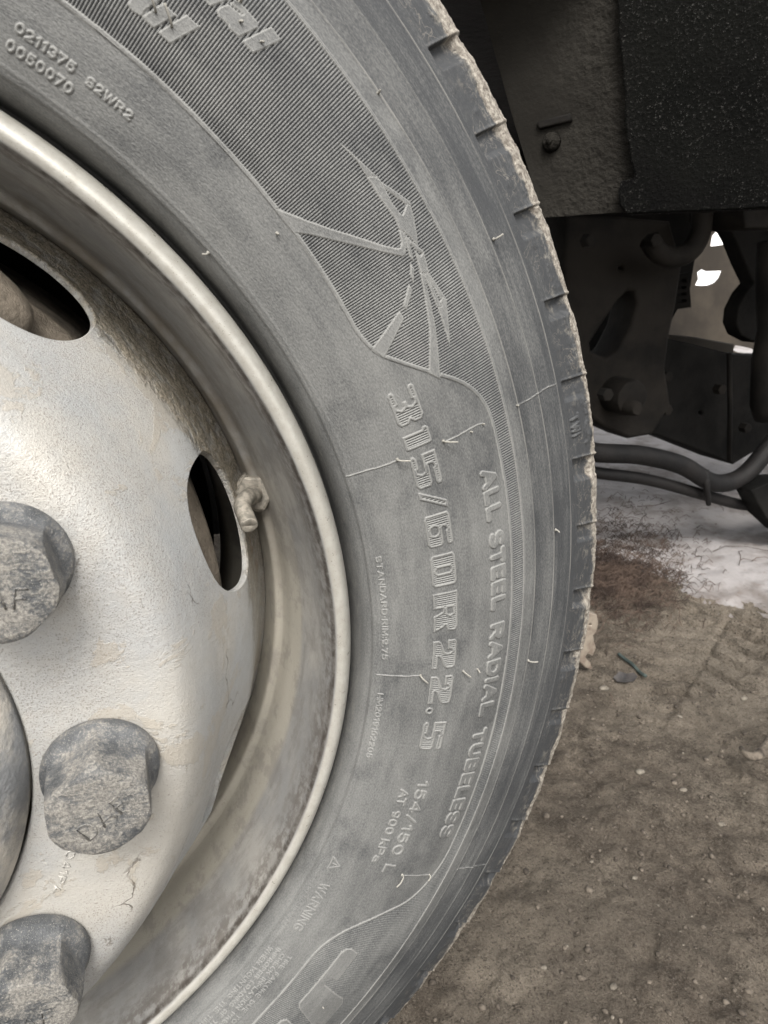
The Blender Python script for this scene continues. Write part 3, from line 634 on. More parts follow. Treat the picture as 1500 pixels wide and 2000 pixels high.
# vent spews: thin rubber hairs
def spew(t, r, ln, lean, bulb=.0009, th=.0005):
    j = np.argmin(np.abs(RR[:NS-20]-r)); a = R(t); n = np.array([PN[j, 0]*math.cos(a), -PN[j, 1], PN[j, 0]*math.sin(a)])
    p = np.array(wheel_pt(RR[j], t, PF[j, 1])); tdir = np.array([math.cos(a), 0, math.sin(a)]); q = np.array([-math.sin(a), 0, math.cos(a)])
    b = MB(); L = tdir*lean[0]+q*lean[1]
    pts = [p-n*.0005, p+n*ln*.35, p+n*ln*.7+L*ln*.5, p+n*ln*.85+L*ln*1.1]
    b.tube(smooth_path(pts, 4), [bulb*1.1, bulb]+[th]*11, 8); return b.build('vent_spew', M['spew'], tyre)
for t, r, ln, lean in ((38.256, .3368, .0028, (.1, -.2)), (40.42, .3095, .0030, (-.2, .4)), (40.389, .4142, .0024, (.2, .2)), (28.842, .4331, .0040, (.7, .1)), (6.07, .4321, .0026, (.1, -.4)), (-5.3, .4159, .0044, (.8, .1)),
        (17.733, .3368, .0052, (1.0, -.35)), (17.70, .3633, .0056, (.9, -.3)), (17.42, .3799, .0018, (0, 0)), (17.54, .388, .0018, (0, 0)), (17.40, .4144, .0018, (0, 0)), (-4.42, .3363, .0045, (.8, -.7)), (-4.40, .3633, .0040, (.8, -.6)),
        (-4.48, .3728, .0022, (.2, -.6)), (-27.08, .3869, .0040, (-.5, -.5)), (-27.1, .3643, .0060, (-.6, -.8)), (-43.37, .3714, .0020, (.2, .2)), (49.066, .389, .0040, (-.4, .9)), (48.45, .3826, .0024, (.1, -.4)), (46.95, .3835, .0024, (.1, -.4)), (52.2, .362, .0050, (.6, 1.0)), (51.1, .362, .0050, (.6, 1.0))):
    spew(t, r, ln, lean)

# ================================================================ RIM
rimp = [(.2990, .128), (.3003, .137), (.2999, .1446), (.2975, .1500), (.2940, .1530), (.2905, .1525), (.2885, .1500), (.2872, .1450), (.2860, .1360), (.2845, .1260), (.2822, .1140), (.2795, .1020), (.2770, .0920), (.2755, .0840), (.2742, .0795)]
rp = resample(rimp, .0012)
rim2 = np.array([(.2718, .0775), (.2700, .0760), (.2690, .0700), (.2680, .0600), (.2672, .0500)])
rpf = np.vstack([rp, resample(rim2, .0015), np.array([(.2660, .03), (.262, .012), (.254, 0.), (.252, -.01), (.252, -.06), (.264, -.08), (.285, -.13), (.300, -.14), (.300, -.128), (.288, -.126), (.268, -.07), (.2565, -.05), (.2565, -.012), (.268, .02), (.2800, .09), (.2875, .128), (.2990, .128)])])
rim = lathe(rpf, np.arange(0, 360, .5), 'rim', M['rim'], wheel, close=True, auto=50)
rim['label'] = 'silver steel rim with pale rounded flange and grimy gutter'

# ================================================================ DISC with ten hand holes (O-grid in every 36 degree sector)
dprof = [(.1405, .1994), (.165, .1994), (.190, .1994), (.1985, .1988), (.2045, .1962), (.2105, .1895), (.2165, .1795), (.2214, .170), (.2261, .160), (.2311, .150), (.2364, .140), (.2419, .130), (.2475, .1190), (.2515, .107), (.2545, .095), (.2572, .083), (.2600, .073), (.2635, .064), (.2672, .056)]
dp = resample(dprof, .0006); ds_ = np.hypot(*(dp[1]-dp[0])); dl = np.arange(len(dp))*ds_; SL = dl[-1]
dt = np.gradient(dp, axis=0); dt /= np.linalg.norm(dt, axis=1)[:, None]; dn = np.stack([-dt[:, 1], dt[:, 0]], 1)
if dn[5, 1] < 0: dn = -dn
def disc_pt(a, s, off=0.):
    r = np.interp(s, dl, dp[:, 0]); Y = np.interp(s, dl, dp[:, 1]); nr = np.interp(s, dl, dn[:, 0]); nY = np.interp(s, dl, dn[:, 1])
    r = r+nr*off; Y = Y+nY*off; a = np.radians(a); return np.stack([r*np.cos(a), -Y+0*a, HZ+r*np.sin(a)], -1)
hc = np.interp(.1185, dp[::-1, 1], dl[::-1]); HA, HS = 8.9, .0378
def disc():
    NTt, K = 200, 64; n4 = NTt//4
    rect = []
    for k in range(n4): rect.append((18-36*k/n4, 0.))
    for k in range(n4): rect.append((-18, SL*k/n4))
    for k in range(n4): rect.append((-18+36*k/n4, SL))
    for k in range(n4): rect.append((18, SL-SL*k/n4))
    rect = np.array(rect); ang = np.arctan2((rect[:, 1]-hc)/(SL/2), rect[:, 0]/18)
    # hole edge: a super-ellipse, a little squarer than an ellipse
    ca, sa = np.cos(ang), np.sin(ang); q = (np.abs(ca)**2.3+np.abs(sa)**2.3)**(-1/2.3)
    hole = np.stack([HA*ca*q, hc+HS*sa*q], 1)
    cen = np.array([0, hc]); rows = []
    inw = hole-cen
    for f, off in ((.988, -.0036), (.987, -.0028), (.986, -.0018), (.989, -.0009), (.995, -.0002)): rows.append((cen+inw*f, off))
    for k in range(K+1):
        t = (k/K)**1.25; rows.append((hole*(1-t)+rect*t, 0.))
    Vs = []; As = []
    for sct in range(10):
        a0 = 15.3+36*sct
        for P, off in rows:
            Vs.append(disc_pt(P[:, 0]+a0, P[:, 1], off)); As.append(np.stack([np.radians(P[:, 0]+a0)*.24, P[:, 1], 0*P[:, 0]-off*1000], 1))
    V = np.concatenate(Vs); A = np.concatenate(As); nr = len(rows)
    I, J = np.meshgrid(np.arange(nr-1), np.arange(NTt), indexing='ij'); K2 = (J+1) % NTt
    F1 = np.stack([I*NTt+J, I*NTt+K2, (I+1)*NTt+K2, (I+1)*NTt+J], -1).reshape(-1, 4)
    F = np.concatenate([F1+sct*nr*NTt for sct in range(10)])
    # weld the sector seams
    key = np.round(V*20000).astype(np.int64); _, first, inv = np.unique(key, axis=0, return_index=True, return_inverse=True)
    inv = inv.ravel(); F = inv[F]; V = V[first]; A = A[first]
    # dents and uneven metal
    # the back and the bore wall
    me = mesh_np('wheel_disc', V, F, True, {'tuv': A}); return link('wheel_disc', me, M['disc'], wheel)
wd = disc(); wd['label'] = 'convex steel wheel disc with oval hand holes, silver paint under beige dust'
bore = lathe(np.array([(.1405, .1994), (.1398, .1988), (.1396, .186)]), np.arange(0, 360, 1), 'bore_edge', M['disc'], wd, close=True)

def stamped(text, t0, t1, r0, r1, Y, name, mat, parent, sw=.00042, h=.0010, gap=.3):
    b = MB(); lay, W = layout(text, gap); rm = (r0+r1)/2; L = math.radians(t0-t1)*rm; sx = L/W; cap = r1-r0
    for x0, st in lay:
        for s_ in st:
            pts = [wheel_pt(r0+q[1]*cap, t0-math.degrees((x0+q[0])*sx/rm), Y+h*.3) for q in s_]
            b.tube(pts, sw, 6)
    return b.build(name, mat, parent)
stamped('ISO41PA', -18.6, -29.3, .1577, .1612, .1994, 'stamped_lettering', M['disc'], wd)

# ---------------------------------------------------------------- nut caps
def cap_surface():
    hs_ = np.array([0, .0004, .0012, .003, .005, .007, .009, .011, .013, .016, .019, .022, .025, .0275, .0292, .0303, .0309, .0311, .0311, .0311, .0311])
    flare = np.interp(hs_, [0, .0012, .004, .010, .018, .0250, .0285, .0303, .0311], [.0244, .0248, .0247, .0242, .0230, .0219, .0212, .0204, .0191])
    flare[-4:] = [.0190, .0135, .008, .0001]
    phi = np.arange(0, 360, 2.5); V = []; A = []
    for h, rad in zip(hs_, flare):
        hexr = .0196/np.cos(np.radians((phi+8) % 60-30)); k = float(np.clip((h-.0040)/.007, 0, 1)); k = k*k*(3-2*k)
        rr = np.minimum(rad, np.where(rad > hexr, rad*(1-k)+hexr*k, rad)) if rad > .0175 else np.full(phi.shape, rad)
        a = np.radians(phi); V.append(np.stack([rr*np.cos(a), np.full(phi.shape, -h), rr*np.sin(a)], 1)); A.append(np.stack([rr*np.cos(a), np.full(phi.shape, h), rr*np.sin(a)], 1))
    n = len(phi); V = np.concatenate(V); A = np.concatenate(A); I, J = np.meshgrid(np.arange(len(hs_)-1), np.arange(n), indexing='ij'); K = (J+1) % n
    F = np.stack([I*n+J, (I+1)*n+J, (I+1)*n+K, I*n+K], -1).reshape(-1, 4)
    me = mesh_np('nut_cap', V, F[:, ::-1], True, {'capuv': A}); me.set_sharp_from_angle(angle=R(30)); return me
cap_me = cap_surface(); cap_me.materials.append(M['cap'])
def cap_text():
    b = MB(); lay, W = layout('DAF', .32); sc = .0078; wd_ = W*sc
    for x0, st in lay:
        for s_ in st:
            for side in (0,):
                b.tube([(-wd_/2+(x0+q[0])*sc, -.0313, -.0062+q[1]*sc) for q in s_], .00050, 6)
    ring = [(.0062*math.cos(R(a)), -.0313, .0055+.0016*math.sin(R(a))*0+.0*a) for a in range(0, 1)]
    me = bpy.data.meshes.new('cap_lettering'); me.from_pydata(b.v, [], b.f); me.update(); me.polygons.foreach_set('use_smooth', np.ones(len(me.polygons), bool))
    A = np.zeros((len(b.v), 3)); A[:, 1] = .031; at_ = me.attributes.new('capuv', 'FLOAT_VECTOR', 'POINT'); at_.data.foreach_set('vector', A.astype(np.float32).ravel())
    me.materials.append(M['cap']); return me
ct_me = cap_text()
for k in range(10):
    a = -5.4+36*k; x, y, z = wheel_pt(.1675, a, .1994)
    c = bpy.data.objects.new('nut_cap', cap_me); col.objects.link(c); c.parent = wheel; c.location = (x, y-.0002, z)
    rot = {0: R(22), 1: R(70), 9: R(4)}.get(k, R(11*k)); tilt = {0: .02, 1: -.03, 9: .03}.get(k, 0)
    c.rotation_euler = (tilt, rot, 0)
    t_ = bpy.data.objects.new('cap_lettering', ct_me); col.objects.link(t_); t_.parent = c
    t_.rotation_euler = (0, {0: R(-35)-rot, 1: R(10)-rot, 9: R(0)-rot}.get(k, R(20)), 0)

# ---------------------------------------------------------------- hub, valve, brake behind the disc
hubp = resample([(.1385, .150), (.1385, .196), (.1375, .203), (.1330, .213), (.1240, .222), (.108, .228), (.100, .229), (.085, .229), (.070, .236), (.04, .240), (.0005, .241)], .003)
hub = lathe(hubp, np.arange(0, 360, 1.5), 'hub', M['hub'], wheel, close=True, auto=60)
def valve():
    p0 = onY(499, 962, -.078); ax = onY(484, 975, -.094)-p0; ax /= np.linalg.norm(ax)
    b = MB(); P = smooth_path([p0-ax*.012, p0+ax*.004, onY(480, 974, -.094), onY(473, 990, -.101), onY(480, 1008, -.108), onY(486, 1024, -.1145)], 8)
    rad = [.0056]*12+[.0049]*(len(P)-12); rad = [q*(1+.045*math.sin(i*2.6)) if i > len(P)-12 else q for i, q in enumerate(rad)]; b.tube(P, rad, 20); st = b.build('valve_stem', M['valve'], wheel)
    t = P[-1]-P[-2]; t /= np.linalg.norm(t); b = MB()
    b.tube([P[-1]-t*.0002, P[-1]+t*.0012, P[-1]+t*.0014, P[-1]+t*.0013, P[-1]-t*.0015], [.0049, .0050, .0043, .0033, .0031], 20, True); b.build('valve_mouth', M['valve'], st)
    b = MB(); b.tube([P[-1]-t*.001, P[-1]+t*.0006], .0011, 10); b.build('valve_core', M['brass'], st)
    b = MB(); b.tube([p0-ax*.004, p0-ax*.0035, p0+ax*.0035, p0+ax*.0045], [.0112, .0118, .0118, .0104], 6); b.build('hex_nut', M['valve'], st, smooth=False, bevel=.0007)
    b = MB(); b.tube([p0-ax*.009, p0-ax*.004], [.0142, .0130], 20); b.build('washer', M['valve'], st, auto=40)
valve()
# brake parts seen through the hand holes
brake = empty('wheel_brake', (0, 0, 0)); tag(brake, 'dusty brown brake drum and caliper seen through the oval holes of the wheel', 'brake')
lathe(resample([(.0, .110), (.15, .110), (.200, .106), (.226, .098), (.2345, .088), (.237, .078), (.2372, .0), (.2372, -.06)], .004), np.arange(0, 360, 2), 'brake_drum', M['drum'], brake, close=True)
lathe(np.array([(.19, -.075), (.249, -.077), (.249, -.09), (.19, -.095)]), np.arange(0, 360, 3), 'backing_plate', M['dark'], brake, close=True, auto=40)
b = MB(); b.tube(smooth_path([wheel_pt(.212, 62, .10), wheel_pt(.220, 56, .108), wheel_pt(.222, 51, .110), wheel_pt(.218, 47, .106)], 5), [.010, .016, .019, .020, .021, .022, .0225, .0225, .022, .021, .020, .0185, .017, .014, .010, .004], 16, True); b.build('caliper', M['drum'], brake)
b = MB(); b.tube(smooth_path([wheel_pt(.238, 58, .09), wheel_pt(.243, 55.5, .10), wheel_pt(.241, 54, .105)], 4), .0022, 8); b.build('brake_line', M['valve'], brake)

# ================================================================ BACKGROUND: mudguard, chassis, hoses
def plate(name, polys, fn, n, thick, mat, parent=None, bevel=0., frame=None):
    """polys: list of pixel outlines (first outer, others holes); fn maps a pixel to a point on a plane with unit normal n (facing the camera)"""
    n = np.array(n, float); n /= np.linalg.norm(n); uu = np.cross([0, 0, 1.], n); uu /= np.linalg.norm(uu); vv = np.cross(n, uu)
    org = fn(*polys[0][0]); cu = bpy.data.curves.new(name, 'CURVE'); cu.dimensions = '2D'; cu.fill_mode = 'BOTH'; cu.extrude = thick/2; cu.bevel_depth = bevel; cu.bevel_resolution = 2
    for P in polys:
        sp = cu.splines.new('POLY'); sp.points.add(len(P)-1); sp.use_cyclic_u = True
        for i, q in enumerate(P):
            d = fn(*q)-org; sp.points[i].co = (np.dot(d, uu), np.dot(d, vv), 0, 1)
    tmp = bpy.data.objects.new(name, cu); col.objects.link(tmp); dg = bpy.context.evaluated_depsgraph_get(); dg.update()
    me = bpy.data.meshes.new_from_object(tmp.evaluated_get(dg)); bpy.data.objects.remove(tmp)
    me.name = name; me.materials.clear()
    o = link(name, me, mat, parent); c = org - n*(thick/2)
    o.matrix_world = Matrix(((uu[0], vv[0], n[0], c[0]), (uu[1], vv[1], n[1], c[1]), (uu[2], vv[2], n[2], c[2]), (0, 0, 0, 1)))
    return o
nA = np.array([-.77, -.64, 0]); pA = onY(1060, 425, .30)
fA = lambda x, y: onP(x, y, pA, nA)
fB = lambda x, y: onP(x, y, pA+nA*.014, nA)
mg = empty('mudguard', tuple(np.array([pA[0], pA[1], 0]))); tag(mg, 'hanging mudguard panel, taupe with dust beside the tyre and gritty black at its right', 'mudguard')
def wig(P, amp=3, n=6, seed=1):
    rr = random.Random(seed); out = []
    for i in range(len(P)-1):
        for k in range(n):
            t = k/n; out.append((P[i][0]*(1-t)+P[i+1][0]*t+(rr.uniform(-amp, amp) if k else 0), P[i][1]*(1-t)+P[i+1][1]*t+(rr.uniform(-amp, amp) if k else 0)))
    return out+[P[-1]]
def attach(o, p): o.parent = p; o.matrix_parent_inverse = Matrix.Translation(-Vector(p.location))
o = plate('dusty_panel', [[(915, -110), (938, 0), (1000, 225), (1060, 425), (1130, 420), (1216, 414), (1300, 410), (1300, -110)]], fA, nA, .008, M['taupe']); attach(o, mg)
o = plate('grit_panel', [wig([(1214, -110), (1211, 60), (1222, 150), (1226, 250), (1236, 310), (1243, 350)], 2.5, 7, 3)+[(1216, 357), (1211, 372), (1214, 400), (1228, 414), (1300, 411), (1400, 407), (1500, 402), (1620, 398), (1620, -110)]], fB, nA, .022, M['grit'], None, .002); attach(o, mg)
o = plate('stiffening_rib', [[(1053, 241), (1056, 248), (1112, 233), (1110, 226)]], lambda x, y: onP(x, y, pA+nA*.004, nA), nA, .004, M['dark2'], None, .002); attach(o, mg)
b = MB(); pc = onP(1078, 278, pA, nA); b.tube([pc, pc-nA*-.006, pc+nA*.010], [.011, .010, .007], 14); b.tube([pc+nA*.006, pc+nA*.012], .004, 8); o = b.build('bolt', M['taupe']); attach(o, mg)

ub = empty('truck_underbody', tuple(onZ(1300, 1000))); tag(ub, 'dark greasy chassis parts under the truck behind the wheel', 'truck chassis')
def Yf(y): return lambda px, py: onY(px, py, y)
FY = (0, -1, 0)
def part(name, polys, y, thick, mat, bevel=.004):
    o = plate(name, polys, Yf(y), FY, thick, mat, None, bevel); attach(o, ub); return o
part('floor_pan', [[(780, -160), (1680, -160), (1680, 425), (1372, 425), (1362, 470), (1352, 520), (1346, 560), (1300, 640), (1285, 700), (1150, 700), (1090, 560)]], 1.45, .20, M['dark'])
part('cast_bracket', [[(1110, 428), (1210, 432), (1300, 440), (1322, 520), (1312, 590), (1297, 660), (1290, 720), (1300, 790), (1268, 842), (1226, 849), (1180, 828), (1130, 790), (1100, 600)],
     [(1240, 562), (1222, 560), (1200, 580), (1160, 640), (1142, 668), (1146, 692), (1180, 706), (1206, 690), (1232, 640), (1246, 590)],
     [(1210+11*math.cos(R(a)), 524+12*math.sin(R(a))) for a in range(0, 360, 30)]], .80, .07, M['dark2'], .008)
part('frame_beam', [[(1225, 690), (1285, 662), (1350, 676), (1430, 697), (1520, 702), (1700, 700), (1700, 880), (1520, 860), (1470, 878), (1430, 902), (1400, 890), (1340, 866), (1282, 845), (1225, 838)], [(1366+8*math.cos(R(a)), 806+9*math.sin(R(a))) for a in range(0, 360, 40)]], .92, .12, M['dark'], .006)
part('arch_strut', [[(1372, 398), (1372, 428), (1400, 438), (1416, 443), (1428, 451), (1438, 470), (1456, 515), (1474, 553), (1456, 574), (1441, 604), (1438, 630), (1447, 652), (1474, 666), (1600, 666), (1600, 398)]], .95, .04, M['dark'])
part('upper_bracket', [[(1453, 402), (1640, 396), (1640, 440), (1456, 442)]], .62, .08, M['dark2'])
b = MB(); q0 = onY(1228, 776, .745); b.tube([q0+[0, .06, 0], q0, q0-[0, .012, 0], q0-[0, .016, 0]], [.040, .040, .037, .030], 28); o = b.build('pivot_boss', M['dark2'], auto=40); attach(o, ub)
q0 = onY(1233, 796, .72); b = MB(); b.tube([q0+[0, .02, 0], q0-[0, .014, 0], q0-[0, .020, 0]], [.016, .016, .012], 16); o = b.build('pivot_bolt', M['dark2'], auto=40); attach(o, ub)
b = MB(); P = [onY(1268, 468, .70), onY(1285, 492, .70), onY(1315, 503, .70), onY(1348, 490, .70), onY(1368, 455, .70), onY(1372, 410, .70)]; b.tube(smooth_path(P, 6), .020, 14); o = b.build('air_pipe', M['dark2']); attach(o, ub)
b = MB(); P0 = onY(1500, 540, .66); b.tube([onY(1512, 470, .66), onY(1510, 560, .66), onY(1506, 640, .66), onY(1500, 700, .66), onY(1500, 790, .66), onY(1502, 815, .66)], [.030, .034, .026, .032, .036, .030], 24); o = b.build('air_spring', M['dark2']); attach(o, ub)
part('side_casting', [[(1470, 958), (1512, 940), (1700, 930), (1700, 1060), (1530, 1040), (1496, 1008)]], .70, .05, M['dark'])
for bx0, by0, bd in ((1300, 735, .925), (1300, 800, .925), (1405, 760, .925), (1455, 835, .925), (1150, 470, .755), (1275, 470, .755), (1182, 770, .755)):
    q0 = onY(bx0, by0, bd-.068); b = MB(); b.tube([q0+[0, .01, 0], q0-[0, .010, 0], q0-[0, .011, 0]], [.013, .013, .010], 6); o = b.build('bolt_head', M['dark2'], smooth=False); attach(o, ub)
b = MB(); b.tube([onY(1424, 690, .85), onY(1426, 800, .85), onY(1424, 900, .85)], .006, 8); o = b.build('weld_seam', M['dark2']); attach(o, ub)
part('lower_rail', [[(1285, 655), (1350, 660), (1430, 674), (1430, 690), (1350, 678), (1287, 668)]], 1.25, .05, M['farpaint'])
part('vent_plate', [[(1300, 540), (1345, 532), (1350, 600), (1306, 606)]]+[[(1308, 548+k*13), (1340, 545+k*13), (1341, 551+k*13), (1309, 554+k*13)] for k in range(4)], 1.30, .02, M['dark2'], 0)
part('cross_member', [[(1290, 700), (1500, 712), (1640, 720), (1640, 760), (1290, 750)]], 1.15, .10, M['dark'])
# dark wheel-arch side; unseen cab floor added over the axle to block the sky
b = MB(); b.box((1.15, .95, 1.02), (1.35, 0, 0), (0, .72, 0), (0, 0, .02)); o = b.build('cab_floor_blocker', M['dark'], smooth=False); attach(o, ub)
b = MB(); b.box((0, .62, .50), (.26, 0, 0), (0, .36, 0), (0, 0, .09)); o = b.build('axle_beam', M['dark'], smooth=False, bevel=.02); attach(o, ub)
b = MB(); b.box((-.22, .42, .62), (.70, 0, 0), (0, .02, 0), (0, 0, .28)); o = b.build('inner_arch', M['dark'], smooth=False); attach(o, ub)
# far vehicle panel glimpsed between chassis parts
far = plate('far_vehicle', [[(1278, 668), (1292, 560), (1352, 500), (1366, 420), (1480, 420), (1560, 470), (1560, 720), (1400, 690)],
     [(1388, 481), (1391, 462), (1400, 450), (1414, 445), (1425, 452), (1435, 471), (1420, 477)],
     [(1358, 557), (1364, 545), (1362, 532), (1371, 526), (1380, 530), (1410, 529), (1404, 543), (1396, 552), (1384, 557), (1372, 558)],
     [(1432, 684), (1436, 674), (1470, 681), (1475, 686), (1472, 693), (1440, 688)]], Yf(2.3), FY, .006, M['farpaint'], None, 0)
tag(far, 'taupe body panel glimpsed beyond the dark chassis with bright gaps in it', 'vehicle panel')
def hose(name, pts, rad, label, cat):
    b = MB(); b.tube(smooth_path([onY(x, y, d) for x, y, d in pts], 8), rad, 16); o = b.build(name, M['hose']); tag(o, label, cat, 'hoses slung under the truck'); return o
hose('air_hose', [(1120, 870, .74), (1165, 884, .74), (1250, 889, .74), (1330, 908, .74), (1395, 943, .74), (1450, 930, .74), (1500, 876, .74), (1560, 800, .76)], .0215, 'thicker upper black hose sagging under the truck and rising at right', 'hose')
hose('air_hose', [(1120, 915, .76), (1170, 924, .76), (1270, 938, .76), (1380, 968, .76), (1440, 984, .76), (1500, 992, .76), (1600, 1010, .76)], .0135, 'thinner lower black hose running straight under the truck', 'hose')
b = MB(); q0 = onY(1384, 950, .735); b.tube([onY(1378, 918, .728), onY(1380, 950, .722), onY(1384, 985, .735)], [.007, .008, .006], 8); o = b.build('hose_strap', M['hose']); tag(o, 'small black strap tying the two hanging hoses together', 'hose strap')

# ================================================================ GROUND
def axis(a, b, step, lo, hi, g=1.22):
    c = list(np.arange(a, b, step)); s = step; x = a; L = []
    while x > lo: s *= g; x -= s; L.append(x)
    s = step; x = c[-1]; Rr = []
    while x < hi: s *= g; x += s; Rr.append(x)
    return np.array(L[::-1]+c+Rr)
gx = axis(.25, 2.5, .005, -150, 150); gy = axis(-.5, 1.7, .005, -150, 300)
GX, GY = np.meshgrid(gx, gy, indexing='ij')
def gheight(x, y):
    near = np.exp(-((x-1)**2+(y-.4)**2)/9)
    h = .030*(fbm(x*2.2, y*2.2, 4, 3)-.5)
    # a tyre track pressed into the dirt: a shallow rut with slanting bars
    u = (x-1.10)*.84+(y-.36)*.54; v = -(x-1.10)*.54+(y-.36)*.84; inr = np.exp(-(v/.085)**4)*np.exp(-((u-.05)/.26)**4)
    bars = np.abs(((u*17+np.abs(v)*11) % 1)-.5)*2
    rough = (1-.65*inr)
    h += rough*(.016*(fbm(x*11, y*11, 4, 13)-.5) + .015*(fbm(x*40, y*40, 4, 23)-.5)) + .005*(fbm(x*110, y*110, 3, 29)-.5)
    h += -inr*.010 - .016*inr*sstep(.42, .30, bars)*sstep(.2, .4, fbm(x*9, y*9, 3, 88)) - .006*inr*np.exp(-(v/.006)**2)
    return h*near
gz = gheight(GX, GY)
V = np.stack([GX, GY, gz], -1).reshape(-1, 3); ni, nj = GX.shape
I, J = np.meshgrid(np.arange(ni-1), np.arange(nj-1), indexing='ij'); F = np.stack([I*nj+J, (I+1)*nj+J, (I+1)*nj+J+1, I*nj+J+1], -1).reshape(-1, 4)
def mat_ground():
    s = NT('brown_dirt'); g = s.n('ShaderNodeNewGeometry').outputs['Position']; x, y, z = s.sep(g)
    n1 = s.noise(g, 3.0, 5, .6); n2 = s.noise(g, 24, 6, .65); n3 = s.noise(g, 210, 6, .74); n4 = s.noise(g, 620, 3, .7); n5 = s.noise(g, 360, 4, .75)
    c = s.mix(s.ramp(n2, .34, .66), (.074, .061, .048), (.262, .222, .178))
    c = s.mix(s.ramp(n1, .38, .62, 0, .65), c, (.24, .21, .172))
    c = s.mix(s.ramp(n3, .50, .62, 0, .75), c, (.23, .20, .165)); c = s.mix(s.ramp(n3, .34, .45, .85, 0), c, (.028, .023, .019))
    c = s.mix(s.ramp(n4, .58, .66, 0, .8), c, (.36, .33, .28))
    c = s.mix(s.ramp(n5, .56, .64, 0, .7), c, (.30, .265, .215)); c = s.mix(s.ramp(n5, .36, .44, .75, 0), c, (.030, .024, .019))
    # darker earth next to the tyre
    near_tyre = s.math('MULTIPLY', s.ramp(x, .75, 1.35, 1, 0), s.ramp(s.noise(g, 5, 3), .3, .6, .3, .8)); c = s.mix(s.math('MULTIPLY', near_tyre, .70), c, (.050, .040, .033))
    nb = s.bump(n3, .012, .9); nb = s.bump(n2, .04, .6, nb); nb = s.bump(s.noise(s.map(g, (1.6, .55, 1)), 60, 5, .7), .014, .8, nb); nb = s.bump(n4, .004, .6, nb)
    return s.set(c, .95, 0, nb, .15)
M['ground'] = mat_ground()
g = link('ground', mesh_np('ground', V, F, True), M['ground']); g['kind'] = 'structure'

# old snow lying beyond: a thin crust with a broken edge
def snow_mask(x, y):
    e = (x-1.30)*.70 + (y-.58)*.22
    return e + .30*(fbm(x*3.2+4, y*3.2, 5, 91)-.5)
sx = np.concatenate([np.arange(.55, 3.4, .012), np.arange(3.4, 60, .8)]); sy = np.concatenate([np.arange(.2, 3.2, .012), np.arange(3.2, 90, .8)])
SX, SY = np.meshgrid(sx, sy, indexing='ij'); sm = snow_mask(SX, SY)
sz = gheight(SX, SY) + .016*sstep(0, .10, sm) - .004 + .008*(fbm(SX*9, SY*9, 4, 61)-.5)
V = np.stack([SX, SY, sz], -1).reshape(-1, 3); ni, nj = SX.shape
I, J = np.meshgrid(np.arange(ni-1), np.arange(nj-1), indexing='ij'); keep = (sm[:-1, :-1] > -.01)
F = np.stack([I*nj+J, (I+1)*nj+J, (I+1)*nj+J+1, I*nj+J+1], -1)[keep]; u, inv = np.unique(F.ravel(), return_inverse=True)
def mat_snow():
    s = NT('old_snow'); g = s.n('ShaderNodeNewGeometry').outputs['Position']; n = s.noise(g, 5, 5, .65); n2 = s.noise(g, 40, 5, .7)
    q = s.ramp(s.math('ABSOLUTE', s.math('SUBTRACT', s.noise(g, 7, 4, .6, .8), .5)), .0, .02, 1, 0)
    c = s.mix(s.ramp(n, .42, .66), (.27, .258, .258), (.14, .124, .116)); c = s.mix(s.ramp(n2, .58, .72, 0, .6), c, (.16, .13, .115)); c = s.mix(s.math('MULTIPLY', q, .08), c, (.16, .13, .12))
    return s.set(c, .8, 0, s.bump(n2, .012, .5), .2)
M['snow'] = mat_snow()
sn = link('snow', mesh_np('snow', V[u], inv.reshape(-1, 4), True), M['snow']); tag(sn, kind='stuff', label='patch of dirty melting snow on the ground beyond the tyre')

# made-up white bank beyond the truck, added to brighten the chassis gaps
bx_, by_ = np.meshgrid(np.arange(2, 14, .06), np.arange(6.4, 10, .06), indexing='ij')
bz_ = 1.9*np.exp(-((by_-8.2)/1.0)**4)*(.72+.5*fbm(bx_*.9, by_*.9, 4, 44)) + .06*fbm(bx_*6, by_*6, 3, 45) - .08
ni, nj = bx_.shape; I, J = np.meshgrid(np.arange(ni-1), np.arange(nj-1), indexing='ij')
o = link('added_bright_bank', mesh_np('added_bright_bank', np.stack([bx_, by_, bz_], -1).reshape(-1, 3), np.stack([I*nj+J, (I+1)*nj+J, (I+1)*nj+J+1, I*nj+J+1], -1).reshape(-1, 4), True), None); o['kind'] = 'structure'
M['bank'] = mat_simple('bright_bank_white', (.80, .80, .82), (.86, .85, .85), 3, .8, 0, 20, .01, .3); o.data.materials.append(M['bank'])

